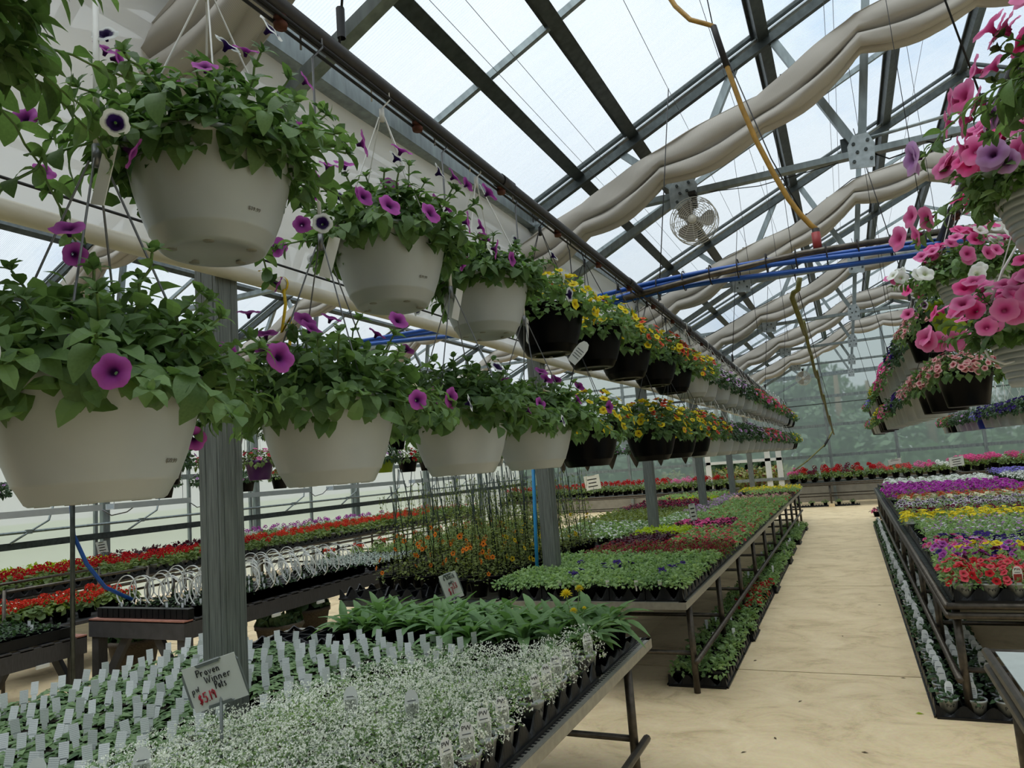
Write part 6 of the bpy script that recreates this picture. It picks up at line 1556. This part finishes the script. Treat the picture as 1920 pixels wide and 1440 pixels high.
def fan(x, y, z, rz, label):
    t = thing('circulation_fan', label, 'fan', (x, y, z), rz)
    # axis along local -y
    mb = MB()
    for k, r in enumerate(np.linspace(.05, .185, 9)): mb.tube([(r*math.cos(a), -.055-.02*math.cos(k/8*1.4), r*math.sin(a)) for a in np.linspace(0, 2*PI, 29)], .0022, 4, 0, False)
    for k, r in enumerate(np.linspace(.09, .185, 5)): mb.tube([(r*math.cos(a), .055, r*math.sin(a)) for a in np.linspace(0, 2*PI, 25)], .0016, 4, 0, False)
    for y_ in (-.055, 0, .055): mb.tube([(.188*math.cos(a), y_, .188*math.sin(a)) for a in np.linspace(0, 2*PI, 29)], .003, 4, 0, False)
    for k in range(12):
        a = k*PI/6; mb.tube([(.04*math.cos(a), -.075, .04*math.sin(a)), (.12*math.cos(a), -.07, .12*math.sin(a)), (.186*math.cos(a), -.05, .186*math.sin(a)), (.186*math.cos(a), .055, .186*math.sin(a)), (.06*math.cos(a), .065, .06*math.sin(a))], .002, 4, 0, False)
    ob('guard', mb.mesh('guard', FAN_C), t)
    mb = MB(); mb.lathe([(.001, 0), (.034, 0), (.04, .012), (.04, .02)], 16, 0); k = mb.V[-1]; mb.V[-1] = np.stack([k[:, 0], k[:, 2]-.085, k[:, 1]], 1); ob('hub_cap', mb.mesh('hub_cap', FAN_C), t)
    for q in range(3):
        mb = MB(); V = []; Fc = []; a0 = q*2*PI/3+PI/2+.5
        for i in range(6):
            r = .03+.14*i/5; wd = .5+.12*math.sin(PI*i/5)
            for j in range(5): a = a0+(j/4-.5)*2*wd*(.75 if i == 5 else 1); V.append((r*math.cos(a), -.01+(j/4-.5)*.05, r*math.sin(a)))
        for i in range(5):
            for j in range(4): p = i*5+j; Fc.append((p, p+5, p+6, p+1))
        mb.raw(V, Fc, 0, None, True); ob('blade', mb.mesh('blade', FAN_B), t)
    mb = MB(); mb.lathe([(.001, .02), (.05, .02), (.05, .12), (.001, .12)], 14, 0); k = mb.V[-1]; mb.V[-1] = np.stack([k[:, 0], k[:, 2], k[:, 1]], 1); ob('motor', mb.mesh('motor', FAN_B), t)
    mb = MB(); mb.box((0, .08, .20), (.045, .05, .12)); mb.box((0, .05, .25), (.06, .08, .03)); mb.tube([(-.01, -.07, .03), (-.02, -.06, .17)], .003, 4); mb.tube([(.02, -.07, .03), (.015, -.06, .17)], .003, 4); ob('bracket', mb.mesh('bracket', TAPE), t)
    return t
fan(-.92, 5.83, 3.63, -.05, 'cream wire-guard fan with three grey blades, closest one on the roof truss')
fan(-.86, 20.65, 3.58, .0, 'small distant wire-guard fan under the last roof truss')
t = thing('junction_box', 'small grey junction box with conduit on the first aisle truss', 'junction box', (.30, 6.02, 4.03))
m = MB(); m.box((0, 0, 0), (.13, .06, .11)); ob('box', m.mesh('box', GALV_D), t)
m = MB(); m.tube([(.06, 0, .02), (.6, 0, .05), (.95, 0, .10), (1.25, 0, .06), (2.2, 0, .06)], .014, 8); ob('conduit', m.mesh('conduit', GALV_L), t)
m = MB(); m.tube([(.15, -.04, -.12), (.25, -.04, -.19), (.38, -.04, -.17), (.45, -.04, -.12)], .006, 5); m.tube([(.5, -.04, -.12), (.58, -.04, -.16), (.66, -.04, -.15), (.68, -.04, -.1)], .006, 5); m.tube([(-1.2, -.03, -.11), (-.7, -.03, -.17), (-.1, -.03, -.13)], .004, 5); ob('cable', m.mesh('cable', WIRE_K), t)
# thin tension wires along the house below the roof panels
for i, x in enumerate((-1.75, -1.62, -.95, -.55, .25, .32, 1.15)):
    m = MB(); z = roofz(x)-.12; m.tube([(x, YBACK+.2, z), (x, YEND-.2, z)], .0022, 4); t = ob('tension_wire', m.mesh('tension_wire', WIRE_M)); tag(t, 'thin tension wire running lengthwise just below the roof panels', 'wire', 'tension wires below the roof')
for i, (x, y) in enumerate(((.55, 4.9), (.93, 7.2), (.42, 6.9), (-.72, 7.6), (-.48, 8.3), (.62, 9.4), (-.25, 6.3))):
    m = MB(); m.tube([(x, y, roofz(x)-.05), (x+.03, y, 2.9)], .0022, 4); tag(ob('drop_wire', m.mesh('drop_wire', WIRE_K)), 'thin dark wire dropping from the roof purlins above the aisle', 'wire', 'drop wires from the roof')
o = ob('blue_standpipe', (lambda mb: mb.tube([(-2.605, 5.86, .68), (-2.60, 5.90, 1.2), (-2.585, 5.97, 2.2)], .0165, 8).mesh('blue_standpipe', BLUE_P))(MB())); tag(o, 'bright blue standpipe rising beside the second post', 'pipe')
